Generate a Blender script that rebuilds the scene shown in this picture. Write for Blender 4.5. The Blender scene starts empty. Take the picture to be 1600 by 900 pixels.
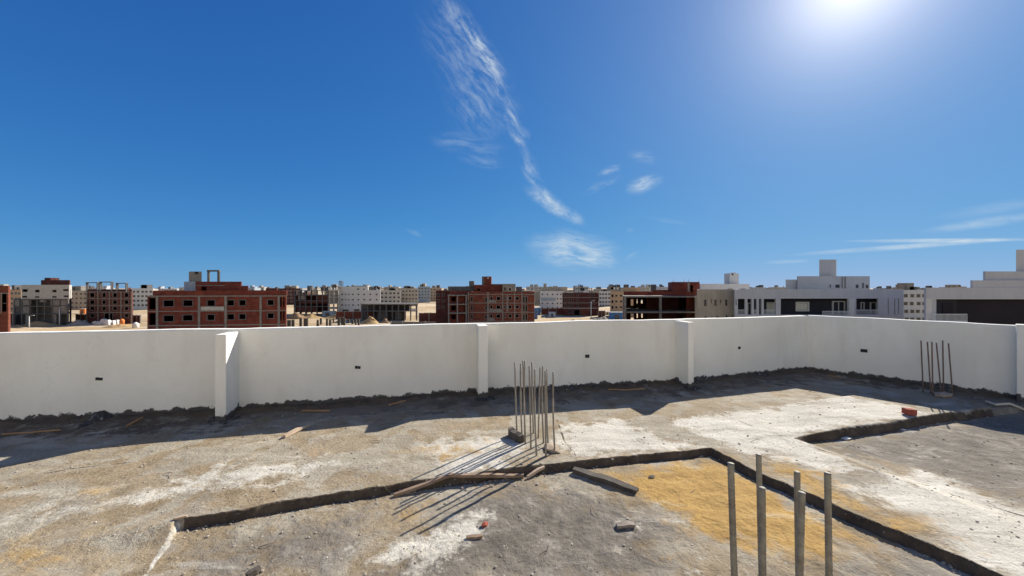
import bpy, math, random
import numpy as np
from mathutils import Vector
random.seed(7)
F, EYE, G = 580.0, 1.7, -13.3          # focal length (px of the 1600 wide photo), eye height over the roof floor, street level
SC = bpy.context.scene
COL = SC.collection
R = math.radians

# ------------------------------------------------------------------ helpers
class MB:
    """collects boxes, prisms and tubes, then links them as ONE mesh object"""
    def __init__(s): s.v, s.f = [], []
    def prism(s, pts, z0, z1, pts2=None):
        n = len(pts); b = len(s.v); pts2 = pts2 or pts
        s.v += [(p[0], p[1], z0) for p in pts] + [(p[0], p[1], z1) for p in pts2]
        s.f.append([b + i for i in range(n)][::-1]); s.f.append([b + n + i for i in range(n)])
        for i in range(n):
            j = (i + 1) % n
            s.f.append([b + i, b + j, b + n + j, b + n + i])
        return s
    def box(s, x0, x1, y0, y1, z0, z1):
        return s.prism([(x0, y0), (x1, y0), (x1, y1), (x0, y1)], z0, z1)
    def tube(s, path, r, n=8, caps=True):
        path = [Vector(p) for p in path]; b0 = len(s.v)
        rs = r if isinstance(r, (list, tuple)) else [r] * len(path)
        for i, p in enumerate(path):
            t = (path[min(i + 1, len(path) - 1)] - path[max(i - 1, 0)]).normalized()
            a = t.cross(Vector((0, 0, 1)))
            if a.length < 1e-3: a = Vector((1, 0, 0))
            a.normalize(); c = t.cross(a)
            for k in range(n):
                w = 2 * math.pi * k / n
                q = p + (a * math.cos(w) + c * math.sin(w)) * rs[i]
                s.v.append(tuple(q))
        for i in range(len(path) - 1):
            for k in range(n):
                a0 = b0 + i * n + k; a1 = b0 + i * n + (k + 1) % n
                s.f.append([a0, a1, a1 + n, a0 + n])
        if caps:
            s.f.append([b0 + k for k in range(n)][::-1])
            e = b0 + (len(path) - 1) * n
            s.f.append([e + k for k in range(n)])
        return s
    def build(s, name, mat, parent=None, smooth=False):
        me = bpy.data.meshes.new(name); me.from_pydata(s.v, [], s.f); me.update()
        if smooth: me.polygons.foreach_set('use_smooth', [True] * len(me.polygons))
        me.materials.append(mat)
        o = bpy.data.objects.new(name, me); COL.objects.link(o)
        if parent: o.parent = parent
        return o

def tag(o, label, cat, group=None):
    o['label'] = label; o['category'] = cat
    if group: o['group'] = group
    return o
def thing(name, label, cat, loc=(0, 0, 0), rz=0, group=None):
    o = bpy.data.objects.new(name, None); COL.objects.link(o)
    o.location = loc; o.rotation_euler = (0, 0, rz); o.empty_display_size = .2
    return tag(o, label, cat, group)
def struct(o, kind='structure'):
    o['kind'] = kind; return o
def at(px, py, z=0.0):                   # floor point seen at a photo position
    y = F * (EYE - z) / (py - 450.0)
    return ((px - 800.0) / F * y, y, z)
def bevel(o, w=.005, seg=1):
    m = o.modifiers.new('bevel', 'BEVEL'); m.width = w; m.segments = seg; m.limit_method = 'ANGLE'
    return o

# ------------------------------------------------------------------ building kit
class Bld:
    """a building whose front stands at depth d; px / py are photo measures turned into metres at that depth"""
    def __init__(s, name, label, cat, d, px0, px1, yaw=0, group=None):
        s.d = d; s.cx = ((px0 + px1) / 2 - 800) / F * d
        s.root = thing(name, label, cat, (s.cx, d, G), R(yaw), group); s.rnd = random.Random(int(px0 * 7 + d))
    def X(s, px, y=0): return (px - 800) / F * (s.d + y) - s.cx
    def Z(s, py, y=0): return EYE + (450 - py) / F * (s.d + y) - G
    def part(s, name, mb, mat, parent=None): return mb.build(name, M[mat], parent or s.root)
    def box(s, name, pxa, pxb, pyt, pyb, y0, y1, mat, parent=None, sk=0):
        zb = s.Z(pyb, y0) if pyb is not None else -.3; a, b, k = s.X(pxa, y0), s.X(pxb, y0), sk * (y1 - y0)
        return s.part(name, MB().prism([(a, y0), (b, y0), (b + k, y1), (a + k, y1)], zb, s.Z(pyt, y0)), mat, parent)
    def shell(s, px0, px1, pyt, depth, mat, wins=(), skew=0., y0=0, pyb=None, t=.25, floors=(), parapet=.9, name='wall', back=()):
        x0, x1 = s.X(px0, y0), s.X(px1, y0); zt = s.Z(pyt, y0); zb = s.Z(pyb, y0) if pyb is not None else -.4
        op = [(s.X(a, y0), s.X(b, y0), s.Z(d_, y0), s.Z(c, y0)) for a, b, c, d_ in wins]
        mb = MB(); s.facade(mb, x0, x1, zb, zt, y0, y0 + t, op)
        D = y0 + depth; k = skew * depth; sk = skew * t
        mb.prism([(x0 + sk, y0 + t), (x0 + t + sk, y0 + t), (x0 + t + k, D), (x0 + k, D)], zb, zt)
        mb.prism([(x1 - t + sk, y0 + t), (x1 + sk, y0 + t), (x1 + k, D), (x1 - t + k, D)], zb, zt)
        q = skew * (depth - t)
        if back:
            opb = [(s.X(a) + k, s.X(b) + k, s.Z(d_), s.Z(c)) for a, b, c, d_ in back]
            s.facade(mb, x0 + t + k, x1 - t + k, zb, zt, D - t, D, opb)
        else:
            mb.prism([(x0 + t + q, D - t), (x1 - t + q, D - t), (x1 - t + k, D), (x0 + t + k, D)], zb, zt)
        w = s.part(name, mb, mat)
        e = t + .01
        pl = [(x0 + e + skew * e, y0 + e), (x1 - e + skew * e, y0 + e), (x1 - e + k - sk, D - e), (x0 + e + k - sk, D - e)]
        s.part('roof', MB().prism(pl, zt - parapet - .22, zt - parapet), 'concrete')
        if floors:
            f = MB()
            for py in floors: f.prism(pl, s.Z(py) - .1, s.Z(py) + .1)
            s.part('floor_slab', f, 'concrete_dark')
        return w
    def facade(s, mb, x0, x1, z0, z1, ya, yb, op):
        op = [(max(a, x0), min(b, x1), max(c, z0), min(d, z1)) for a, b, c, d in op if b > x0 and a < x1 and d > z0 and c < z1]
        zs = sorted(set([z0, z1] + [v for o in op for v in o[2:]]))
        for za, zb in zip(zs[:-1], zs[1:]):
            if zb - za < 1e-4: continue
            zm = (za + zb) / 2; row = sorted((o[0], o[1]) for o in op if o[2] < zm < o[3]); x = x0
            for a, b in row:
                if a > x + 1e-4: mb.box(x, a, ya, yb, za, zb)
                x = max(x, b)
            if x < x1 - 1e-4: mb.box(x, x1, ya, yb, za, zb)
    def window(s, w, mat, pane=None, wd=.13, y0=0, bars=0, panemat='glass', name='window', depth=.12):
        a, b, c, d = s.X(w[0], y0), s.X(w[1], y0), s.Z(w[3], y0), s.Z(w[2], y0); mb = MB(); f = -.03 + y0; g = y0 + depth
        u, v = wd * .85, wd * .15
        mb.box(a - u, a + v, f, g, c - u, d + u); mb.box(b - v, b + u, f, g, c - u, d + u)
        mb.box(a + v, b - v, f, g, c - u, c + v); mb.box(a + v, b - v, f, g, d - v, d + u)
        for i in range(bars):
            xm = a + (b - a) * (i + 1) / (bars + 1); mb.box(xm - .05, xm + .05, y0 + .01, g - .01, c + wd * .6, d - wd * .6)
        o = s.part(name, mb, mat)
        if pane:
            s.part('pane', MB().box(a + wd * .5, b - wd * .5, g - .04, g - .02, c + wd * .5, d - wd * .5), panemat, o)
        return o
    def frame(s, px0, px1, pys, depth, nx, ny=3, mat='concrete', skew=0, cw=.4, y0=0, pyb=None, th=.35, over=.12):
        x0, x1 = s.X(px0), s.X(px1); k = skew * depth; zb = s.Z(pyb) if pyb is not None else -.3
        for py in pys:
            z = s.Z(py)
            s.part('floor_slab', MB().prism([(x0 - over, y0 - over), (x1 + over, y0 - over), (x1 + over + k, y0 + depth), (x0 - over + k, y0 + depth)], z - th, z), mat)
        zt = s.Z(min(pys)) - .02
        for j in range(ny):
            y = y0 + (depth - cw) * j / max(1, ny - 1)
            for i in range(nx):
                x = x0 + (x1 - x0 - cw) * i / (nx - 1) + skew * (y - y0)
                s.part('column', MB().box(x, x + cw, y, y + cw, zb, zt), mat)
    def roof_frame(s, pxa, pxb, pyt, pyb, y0, depth, mat='concrete_dark', cw=.35):
        a, b, zt, zb = s.X(pxa, y0), s.X(pxb, y0), s.Z(pyt, y0), s.Z(pyb, y0); mb = MB()
        for y in (y0, y0 + depth - cw):
            mb.box(a, a + cw, y, y + cw, zb, zt - cw); mb.box(b - cw, b, y, y + cw, zb, zt - cw)
        mb.box(a - .05, b + .05, y0 - .05, y0 + depth + .05, zt - cw, zt)
        s.part('roof_frame', mb, mat)
# ------------------------------------------------------------------ materials
def nodemat(name):
    m = bpy.data.materials.new(name); m.use_nodes = True
    nt = m.node_tree; return m, nt, nt.nodes['Principled BSDF']
def N(nt, t, **kw):
    n = nt.nodes.new(t)
    for k, v in kw.items():
        if k.startswith('i_'):
            n.inputs[k[2:].replace('_', ' ')].default_value = v
        else: setattr(n, k, v)
    return n
def ramp(nt, src, stops):
    r = nt.nodes.new('ShaderNodeValToRGB'); e = r.color_ramp.elements
    while len(e) < len(stops): e.new(.5)
    for el, (p, c) in zip(e, stops):
        el.position = p; el.color = (*c, 1) if len(c) == 3 else c
    nt.links.new(src, r.inputs[0]); return r.outputs[0]
def mix(nt, fac, a, b, mode='MIX'):
    m = nt.nodes.new('ShaderNodeMix'); m.data_type = 'RGBA'; m.blend_type = mode
    for i, v in ((0, fac), (6, a), (7, b)):
        if isinstance(v, (int, float)): m.inputs[i].default_value = v
        elif isinstance(v, tuple): m.inputs[i].default_value = (*v, 1)
        else: nt.links.new(v, m.inputs[i])
    return m.outputs[2]
def math_(nt, op, a, b=None, clamp=False):
    m = nt.nodes.new('ShaderNodeMath'); m.operation = op; m.use_clamp = clamp
    for i, v in enumerate((a, b)):
        if v is None: continue
        if isinstance(v, (int, float)): m.inputs[i].default_value = v
        else: nt.links.new(v, m.inputs[i])
    return m.outputs[0]
def noise(nt, co, scale, detail=4, rough=.55, dist=0):
    n = N(nt, 'ShaderNodeTexNoise'); n.inputs['Scale'].default_value = scale
    n.inputs['Detail'].default_value = detail; n.inputs['Roughness'].default_value = rough
    n.inputs['Distortion'].default_value = dist
    nt.links.new(co, n.inputs['Vector']); return n.outputs['Fac']
def coords(nt, kind='Object', scale=None):
    c = nt.nodes.new('ShaderNodeTexCoord').outputs[kind]
    if scale:
        mp = nt.nodes.new('ShaderNodeMapping'); mp.inputs['Scale'].default_value = scale
        nt.links.new(c, mp.inputs['Vector']); return mp.outputs[0]
    return c
def bump(nt, p, h, strength, dist):
    b = nt.nodes.new('ShaderNodeBump'); b.inputs['Strength'].default_value = strength
    b.inputs['Distance'].default_value = dist
    nt.links.new(h, b.inputs['Height']); nt.links.new(b.outputs[0], p.inputs['Normal'])
def mottled(name, c1, c2, scale=1.0, rough=.9, streak=0.0, bumpd=0.0, c3=None, spec=.3):
    """two-tone weathered surface, optional vertical streaks"""
    m, nt, p = nodemat(name); co = coords(nt)
    n1 = noise(nt, co, scale, 6, .6)
    n2 = noise(nt, co, scale * 9, 4, .6)
    f = math_(nt, 'ADD', math_(nt, 'MULTIPLY', n1, .7), math_(nt, 'MULTIPLY', n2, .3))
    c = ramp(nt, f, [(.36, c1), (.64, c2)])
    if c3:
        n3 = noise(nt, co, scale * 3.1, 5, .65, .4)
        c = mix(nt, ramp(nt, n3, [(.56, (0, 0, 0)), (.66, (1, 1, 1))]), c, c3)
    if streak:
        st = noise(nt, coords(nt, 'Object', (2.2, 2.2, .12)), 1.6, 5, .6)
        c = mix(nt, ramp(nt, st, [(.45, (0, 0, 0)), (.75, (streak,) * 3)]), c, tuple(x * .55 for x in c1))
    nt.links.new(c, p.inputs['Base Color']); p.inputs['Roughness'].default_value = rough
    p.inputs['Specular IOR Level'].default_value = spec
    if bumpd: bump(nt, p, n2, .6, bumpd)
    return m
def brickmat(name, c1, c2, mortar):
    m, nt, p = nodemat(name)
    tc = nt.nodes.new('ShaderNodeTexCoord').outputs['Object']
    sx = nt.nodes.new('ShaderNodeSeparateXYZ'); nt.links.new(tc, sx.inputs[0])
    cx = nt.nodes.new('ShaderNodeCombineXYZ')
    nt.links.new(math_(nt, 'ADD', sx.outputs[0], sx.outputs[1]), cx.inputs[0]); nt.links.new(sx.outputs[2], cx.inputs[1])
    b = N(nt, 'ShaderNodeTexBrick'); nt.links.new(cx.outputs[0], b.inputs['Vector'])
    b.inputs['Scale'].default_value = 1; b.inputs['Brick Width'].default_value = .5; b.inputs['Row Height'].default_value = .2
    b.inputs['Mortar Size'].default_value = .018
    b.inputs['Color1'].default_value = (*c1, 1); b.inputs['Color2'].default_value = (*c2, 1); b.inputs['Mortar'].default_value = (*mortar, 1)
    n = noise(nt, tc, .7, 6, .65); n2 = noise(nt, coords(nt, 'Object', (.5, .5, 2.5)), 1.3, 5, .6)
    c = mix(nt, 1.0, b.outputs['Color'], ramp(nt, n, [(.3, (.55, .55, .55)), (.7, (1.25, 1.2, 1.15))]), 'MULTIPLY')
    c = mix(nt, ramp(nt, n2, [(.55, (0, 0, 0)), (.75, (.45, .45, .45))]), c, tuple(x * .6 + .06 for x in mortar))
    nt.links.new(c, p.inputs['Base Color']); p.inputs['Roughness'].default_value = .95
    p.inputs['Specular IOR Level'].default_value = .15
    return m

M = {}
M['brick'] = brickmat('red_brick', (.2, .04, .026), (.145, .028, .02), (.15, .085, .065))
M['brick_orange'] = brickmat('orange_brick', (.21, .05, .03), (.155, .037, .025), (.16, .1, .07))
M['brick_brown'] = brickmat('brown_brick', (.15, .05, .036), (.11, .038, .03), (.125, .085, .07))
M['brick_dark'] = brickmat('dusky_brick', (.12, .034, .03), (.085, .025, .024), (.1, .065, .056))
M['concrete'] = mottled('grey_concrete', (.18, .165, .148), (.28, .255, .225), 1.2, streak=.5)
M['concrete_dark'] = mottled('dark_concrete', (.09, .085, .085), (.16, .15, .145), 1.2, streak=.4)
M['concrete_pale'] = mottled('pale_concrete', (.38, .36, .33), (.5, .47, .42), 1.2, streak=.4)
M['beige'] = mottled('beige_render', (.33, .285, .225), (.42, .37, .3), .5, streak=.35)
M['tan'] = mottled('tan_render', (.4, .27, .17), (.48, .33, .22), .5, streak=.35)
M['white'] = mottled('white_render', (.52, .52, .52), (.6, .59, .58), .4, streak=.18)
M['greywhite'] = mottled('grey_white_render', (.42, .43, .46), (.49, .495, .52), .4, streak=.18)
M['bluegrey'] = mottled('blue_grey_render', (.28, .33, .38), (.36, .41, .46), .4, streak=.4)
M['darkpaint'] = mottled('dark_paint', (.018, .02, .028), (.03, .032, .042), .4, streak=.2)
M['darkbrown'] = mottled('dark_plum_paint', (.013, .010, .016), (.02, .015, .022), .4)
M['blue'] = mottled('blue_sheet_metal', (.05, .15, .33), (.08, .21, .42), 1, .6)
M['tarp'] = mottled('orange_tarp', (.6, .17, .04), (.7, .23, .06), 1, .7)
M['sack'] = mottled('white_plastic', (.6, .58, .54), (.75, .73, .7), 1.2, .7)
M['steel_post'] = mottled('galvanised_steel', (.45, .45, .45), (.6, .6, .6), 2, .5)
M['railing'] = mottled('white_railing_paint', (.6, .62, .65), (.7, .72, .74), 2, .5)
M['sand'] = mottled('loose_sand', (.36, .23, .1), (.5, .34, .16), .7, .95, bumpd=.03)
M['soil'] = mottled('brown_spoil', (.2, .12, .07), (.32, .21, .12), .7, .95, bumpd=.05)
M['gravel'] = mottled('grey_gravel', (.3, .25, .19), (.42, .36, .27), .9, .95, bumpd=.05)
m, nt, p = nodemat('window_glass'); p.inputs['Base Color'].default_value = (.03, .035, .045, 1); p.inputs['Roughness'].default_value = .12; M['glass'] = m
m, nt, p = nodemat('pale_pane'); p.inputs['Base Color'].default_value = (.5, .5, .42, 1); p.inputs['Roughness'].default_value = .3; M['paleglass'] = m

def plaster():
    m, nt, p = nodemat('white_plaster'); co = coords(nt)
    n1 = noise(nt, co, .9, 6, .6); n2 = noise(nt, coords(nt, 'Object', (1, 1, .25)), 3, 6, .65); n3 = noise(nt, co, 60, 4, .6)
    c = ramp(nt, n1, [(.32, (.79, .755, .665)), (.68, (.88, .85, .765))])
    c = mix(nt, ramp(nt, n2, [(.5, (0, 0, 0)), (.78, (.5, .5, .5))]), c, (.66, .61, .5))
    sx = nt.nodes.new('ShaderNodeSeparateXYZ'); nt.links.new(co, sx.inputs[0])
    n4 = noise(nt, co, 7, 6, .7)                       # splashed grey mortar along the foot of the wall
    low = math_(nt, 'SUBTRACT', math_(nt, 'MULTIPLY', n4, .25), sx.outputs[2])
    c = mix(nt, ramp(nt, low, [(.03, (0, 0, 0)), (.042, (1, 1, 1))]), c, (.085, .08, .075))
    n5 = noise(nt, co, 22, 3, .5)
    vo = N(nt, 'ShaderNodeTexVoronoi'); vo.feature = 'DISTANCE_TO_EDGE'; vo.inputs['Scale'].default_value = .8     # hairline cracks
    wv_ = nt.nodes.new('ShaderNodeVectorMath'); wv_.operation = 'ADD'; nt.links.new(co, wv_.inputs[0])
    wn_ = N(nt, 'ShaderNodeTexNoise'); wn_.inputs['Scale'].default_value = 3; wn_.inputs['Detail'].default_value = 5; nt.links.new(co, wn_.inputs['Vector'])
    nt.links.new(wn_.outputs['Color'], wv_.inputs[1]); nt.links.new(wv_.outputs[0], vo.inputs['Vector'])
    ck = ramp(nt, vo.outputs['Distance'], [(.0, (.16, .16, .16)), (.005, (0, 0, 0))])
    c = mix(nt, math_(nt, 'MULTIPLY', ck, math_(nt, 'GREATER_THAN', n1, .5)), c, (.4, .37, .31))
    c = mix(nt, ramp(nt, n5, [(.70, (0, 0, 0)), (.78, (.25, .25, .25))]), c, (.42, .4, .37))
    nt.links.new(c, p.inputs['Base Color']); p.inputs['Roughness'].default_value = .9
    p.inputs['Specular IOR Level'].default_value = .2
    h = math_(nt, 'ADD', math_(nt, 'MULTIPLY', n2, .8), math_(nt, 'MULTIPLY', n3, .3))
    bump(nt, p, h, .5, .012)
    return m
M['plaster'] = plaster()
M['bounce_white'] = mottled('bounce_house_plaster', (.74, .7, .62), (.8, .765, .69), .6, streak=.15)
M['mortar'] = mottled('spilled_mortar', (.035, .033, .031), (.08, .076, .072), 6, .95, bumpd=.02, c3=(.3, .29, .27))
M['rubble'] = mottled('rubble', (.2, .17, .13), (.5, .45, .38), 8, .95)
M['wood'] = mottled('weathered_wood', (.16, .105, .068), (.3, .215, .15), 11, .85)
M['wood_grey'] = mottled('greyed_wood', (.16, .135, .11), (.28, .24, .2), 11, .9)
M['wood_dark'] = mottled('cement_caked_wood', (.05, .042, .035), (.11, .095, .08), 9, .9, bumpd=.01)
M['wood_pale'] = mottled('pale_split_wood', (.36, .27, .19), (.48, .38, .28), 6, .85)
M['conduit'] = mottled('orange_conduit', (.33, .17, .07), (.42, .25, .11), 3, .6)
M['hose'] = mottled('pale_hose', (.5, .45, .36), (.6, .54, .44), 3, .6)
M['brick_near'] = mottled('loose_red_brick', (.26, .06, .04), (.33, .09, .06), 14, .95, bumpd=.006, c3=(.34, .15, .11))
M['stone'] = mottled('broken_concrete', (.3, .23, .17), (.42, .35, .27), 10, .95, bumpd=.01)
def steelmat(name, a, b, rust):
    m, nt, p = nodemat(name); co = coords(nt)
    c = ramp(nt, noise(nt, co, 14, 5, .65), [(.35, a), (.65, b)])
    c = mix(nt, ramp(nt, noise(nt, co, 6, 5, .6), [(.5, (0, 0, 0)), (.68, (.8, .8, .8))]), c, rust)
    nt.links.new(c, p.inputs['Base Color']); p.inputs['Roughness'].default_value = .75; p.inputs['Metallic'].default_value = .1
    w = N(nt, 'ShaderNodeTexWave'); w.bands_direction = 'DIAGONAL'; w.inputs['Scale'].default_value = 30; w.inputs['Distortion'].default_value = 1.0
    nt.links.new(co, w.inputs['Vector'])
    bump(nt, p, w.outputs['Fac'], .5, .002); return m
M['rebar'] = steelmat('cement_dusted_rebar', (.22, .2, .165), (.34, .31, .26), (.2, .13, .08))
M['rebar_front'] = steelmat('grey_rebar', (.15, .14, .115), (.27, .25, .2), (.15, .1, .065))
M['rebar_rust'] = steelmat('rusty_rebar', (.13, .085, .065), (.2, .13, .1), (.16, .07, .04))
M['socket'] = mottled('dark_socket_box', (.02, .02, .022), (.04, .04, .042), 9, .8)

def floormat():
    m, nt, p = nodemat('rough_screed'); co = coords(nt)
    def attr(n):
        a = nt.nodes.new('ShaderNodeAttribute'); a.attribute_name = n; return a.outputs['Fac']
    big = noise(nt, co, .9, 7, .62, .3); mid = noise(nt, co, 4.5, 7, .65, .2); fine = noise(nt, co, 38, 5, .65); grit = noise(nt, co, 130, 3, .6)
    mpr = nt.nodes.new('ShaderNodeMapping'); mpr.inputs['Rotation'].default_value = (0, 0, R(-17)); mpr.inputs['Scale'].default_value = (.5, 2.0, 1); nt.links.new(co, mpr.inputs['Vector'])
    strk = noise(nt, mpr.outputs[0], 2.4, 7, .64, .5)
    base = ramp(nt, mid, [(.3, (.18, .137, .083)), (.5, (.268, .21, .134)), (.72, (.355, .29, .195))])
    base = mix(nt, ramp(nt, big, [(.45, (0, 0, 0)), (.6, (.7, .7, .7))]), base, (.31, .258, .182))
    rust = ramp(nt, noise(nt, co, 2.2, 6, .65, .6), [(.56, (0, 0, 0)), (.7, (.5, .5, .5))])
    base = mix(nt, rust, base, (.36, .26, .155))
    pat = ramp(nt, noise(nt, co, 1.7, 8, .66, .8), [(.46, (0, 0, 0)), (.54, (.75, .75, .75))])      # worn grey cement film
    base = mix(nt, pat, base, ramp(nt, strk, [(.3, (.24, .212, .165)), (.6, (.4, .37, .3))]))
    grey = ramp(nt, mid, [(.3, (.105, .093, .077)), (.55, (.185, .165, .137)), (.75, (.3, .277, .237))])
    white = ramp(nt, strk, [(.3, (.3, .272, .22)), (.46, (.49, .46, .39)), (.66, (.61, .58, .505))])
    sand = ramp(nt, strk, [(.3, (.28, .17, .058)), (.5, (.38, .24, .08)), (.75, (.47, .315, .12))])
    def edge(a, lo, hi, k=.7, k2=.12):
        s = math_(nt, 'ADD', a, math_(nt, 'MULTIPLY', math_(nt, 'SUBTRACT', mid, .5), k * 2))
        s = math_(nt, 'ADD', s, math_(nt, 'MULTIPLY', math_(nt, 'SUBTRACT', fine, .5), k2 * 2))
        return ramp(nt, s, [(lo, (0, 0, 0)), (hi, (1, 1, 1))])
    c = mix(nt, edge(attr('grey'), .34, .66), base, grey)
    c = mix(nt, edge(attr('white'), .42, .62), c, white)
    c = mix(nt, edge(attr('sand'), .34, .7, .8, .16), c, sand)
    # scraped lighter smears and dark grit everywhere
    c = mix(nt, ramp(nt, strk, [(.6, (0, 0, 0)), (.72, (.45, .45, .45))]), c, (.55, .52, .45))
    c = mix(nt, 1.0, c, ramp(nt, fine, [(.28, (.7, .68, .66)), (.5, (1, 1, 1)), (.72, (1.1, 1.1, 1.08))]), 'MULTIPLY')
    c = mix(nt, ramp(nt, grit, [(.63, (0, 0, 0)), (.7, (.5, .5, .5))]), c, (.1, .085, .065))
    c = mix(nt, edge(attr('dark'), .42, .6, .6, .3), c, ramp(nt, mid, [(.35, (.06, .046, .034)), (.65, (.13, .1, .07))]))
    nt.links.new(c, p.inputs['Base Color']); p.inputs['Roughness'].default_value = .95
    p.inputs['Specular IOR Level'].default_value = .15
    h = math_(nt, 'ADD', math_(nt, 'ADD', math_(nt, 'MULTIPLY', mid, 1.2), math_(nt, 'MULTIPLY', fine, .5)), math_(nt, 'MULTIPLY', grit, .18))
    bump(nt, p, h, .65, .03)
    return m
M['floor'] = floormat()

# ------------------------------------------------------------------ numpy noise
def vnoise(x, y, seed):
    rng = np.random.RandomState(seed); T = rng.rand(256, 256)
    xi = np.floor(x).astype(int); yi = np.floor(y).astype(int)
    fx = x - xi; fy = y - yi; fx = fx * fx * (3 - 2 * fx); fy = fy * fy * (3 - 2 * fy)
    g = lambda a, b: T[a & 255, b & 255]
    return (g(xi, yi) * (1 - fx) + g(xi + 1, yi) * fx) * (1 - fy) + (g(xi, yi + 1) * (1 - fx) + g(xi + 1, yi + 1) * fx) * fy
def fbm(x, y, f, oct=4, seed=1):
    s = 0; a = 1; t = 0
    for i in range(oct):
        s = s + a * vnoise(x * f, y * f, seed + i); t += a; a *= .5; f *= 2.03
    return s / t
def sstep(a, b, x):
    t = np.clip((x - a) / (b - a), 0, 1); return t * t * (3 - 2 * t)
def segd(x, y, a, b):
    dx, dy = b[0] - a[0], b[1] - a[1]; L = dx * dx + dy * dy
    t = np.clip(((x - a[0]) * dx + (y - a[1]) * dy) / L, 0, 1)
    return np.hypot(x - a[0] - t * dx, y - a[1] - t * dy)
def sdpoly(x, y, P):                      # signed distance, positive inside
    d = np.full(x.shape, 1e9); ins = np.zeros(x.shape, bool)
    for i in range(len(P)):
        a, b = P[i], P[(i + 1) % len(P)]
        d = np.minimum(d, segd(x, y, a, b))
        if a[1] != b[1]:
            c = ((a[1] > y) != (b[1] > y)) & (x < (b[0] - a[0]) * (y - a[1]) / (b[1] - a[1]) + a[0])
            ins ^= c
    return np.where(ins, d, -d)
def PP(*pts): return [at(a, b)[:2] for a, b in pts]

# ------------------------------------------------------------------ the roof floor
A = [(-9.5, 4.1), (-6.4, 4.57), (-3.8, 5.07), (-.5, 5.95), (2.95, 6.6), (6.05, 7.6)]   # inner foot of the long parapet
Bp = [(6.05, 7.6), (7.75, 5.55), (9.1, 3.9)]                                             # inner foot of the side parapet
HW = 1.135
LOW = PP((277, 812), (330, 804), (400, 791), (520, 772), (640, 752), (760, 739), (890, 722), (1000, 711), (1110, 700), (1200, 747), (1380, 822), (1560, 898)) + [(3.9, -.2), (-1.2, -.2), (-2.21, 2.19)]
EDGE2 = (at(1240, 685)[:2], at(1550, 640)[:2])
RAISE = PP((1240, 685), (1550, 640), (1430, 606), (1320, 622), (1190, 640))
DROP = .068
def floor_fields(x, y):
    wob = (fbm(x, y, 2.6, 3, 11) - .5) * .07 + (fbm(x, y, 19, 3, 17) - .5) * .034
    sd = sdpoly(x, y, LOW) + wob
    low = sstep(-.008, .012, sd)
    # left of the joint the slab ramps down to meet the lower bay
    a, b = LOW[0], LOW[-1]; far = (b[0] + (b[0] - a[0]) * 3, b[1] + (b[1] - a[1]) * 3)
    dj = segd(x, y, a, far)
    e0, e1 = LOW[0], LOW[5]; nx, ny = (e1[1] - e0[1]), -(e1[0] - e0[0]); L = math.hypot(nx, ny)
    front = ((x - e0[0]) * nx + (y - e0[1]) * ny) / L
    left = (1 - sstep(0, 1.1, dj)) * sstep(0, .2, front) * (x < 0)
    z = -DROP * np.maximum(low, left * .98)
    # dropped bay on the right
    p, q = EDGE2; ex, ey = q[0] - p[0], q[1] - p[1]; L = math.hypot(ex, ey)
    t = ((x - p[0]) * ex + (y - p[1]) * ey) / L
    s = -((x - p[0]) * -ey + (y - p[1]) * ex) / L + wob * .6
    d2 = sstep(-.006, .012, s) * (1 - sstep(.3, 2.2, s)) * sstep(-.02, .25, t)
    z = z - .075 * d2
    sr = sdpoly(x, y, RAISE)
    z = z + .035 * sstep(-.02, .02, sr + wob * .4) * sstep(0, .7, segd(x, y, RAISE[4], RAISE[0]))
    riser = np.maximum(np.exp(-((sd - .01) / .035) ** 2), np.exp(-((s - .01) / .03) ** 2) * (t > 0) * (t < L))
    return z, sd, s, t, riser, low
def poly_mask(x, y, polys, soft=.22):
    m = np.zeros(x.shape)
    for P, w in polys:
        m = np.maximum(m, w * np.clip(.5 + sdpoly(x, y, P) / soft * .5, 0, 1))
    return m
def seg_axis(lo, hi, steps):              # variable spacing: [(limit, step), ...]
    out = [lo]
    while out[-1] < hi:
        for lim, st in steps:
            if out[-1] < lim: out.append(out[-1] + st); break
        else: out.append(out[-1] + steps[-1][1])
    return np.array(out)
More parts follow.
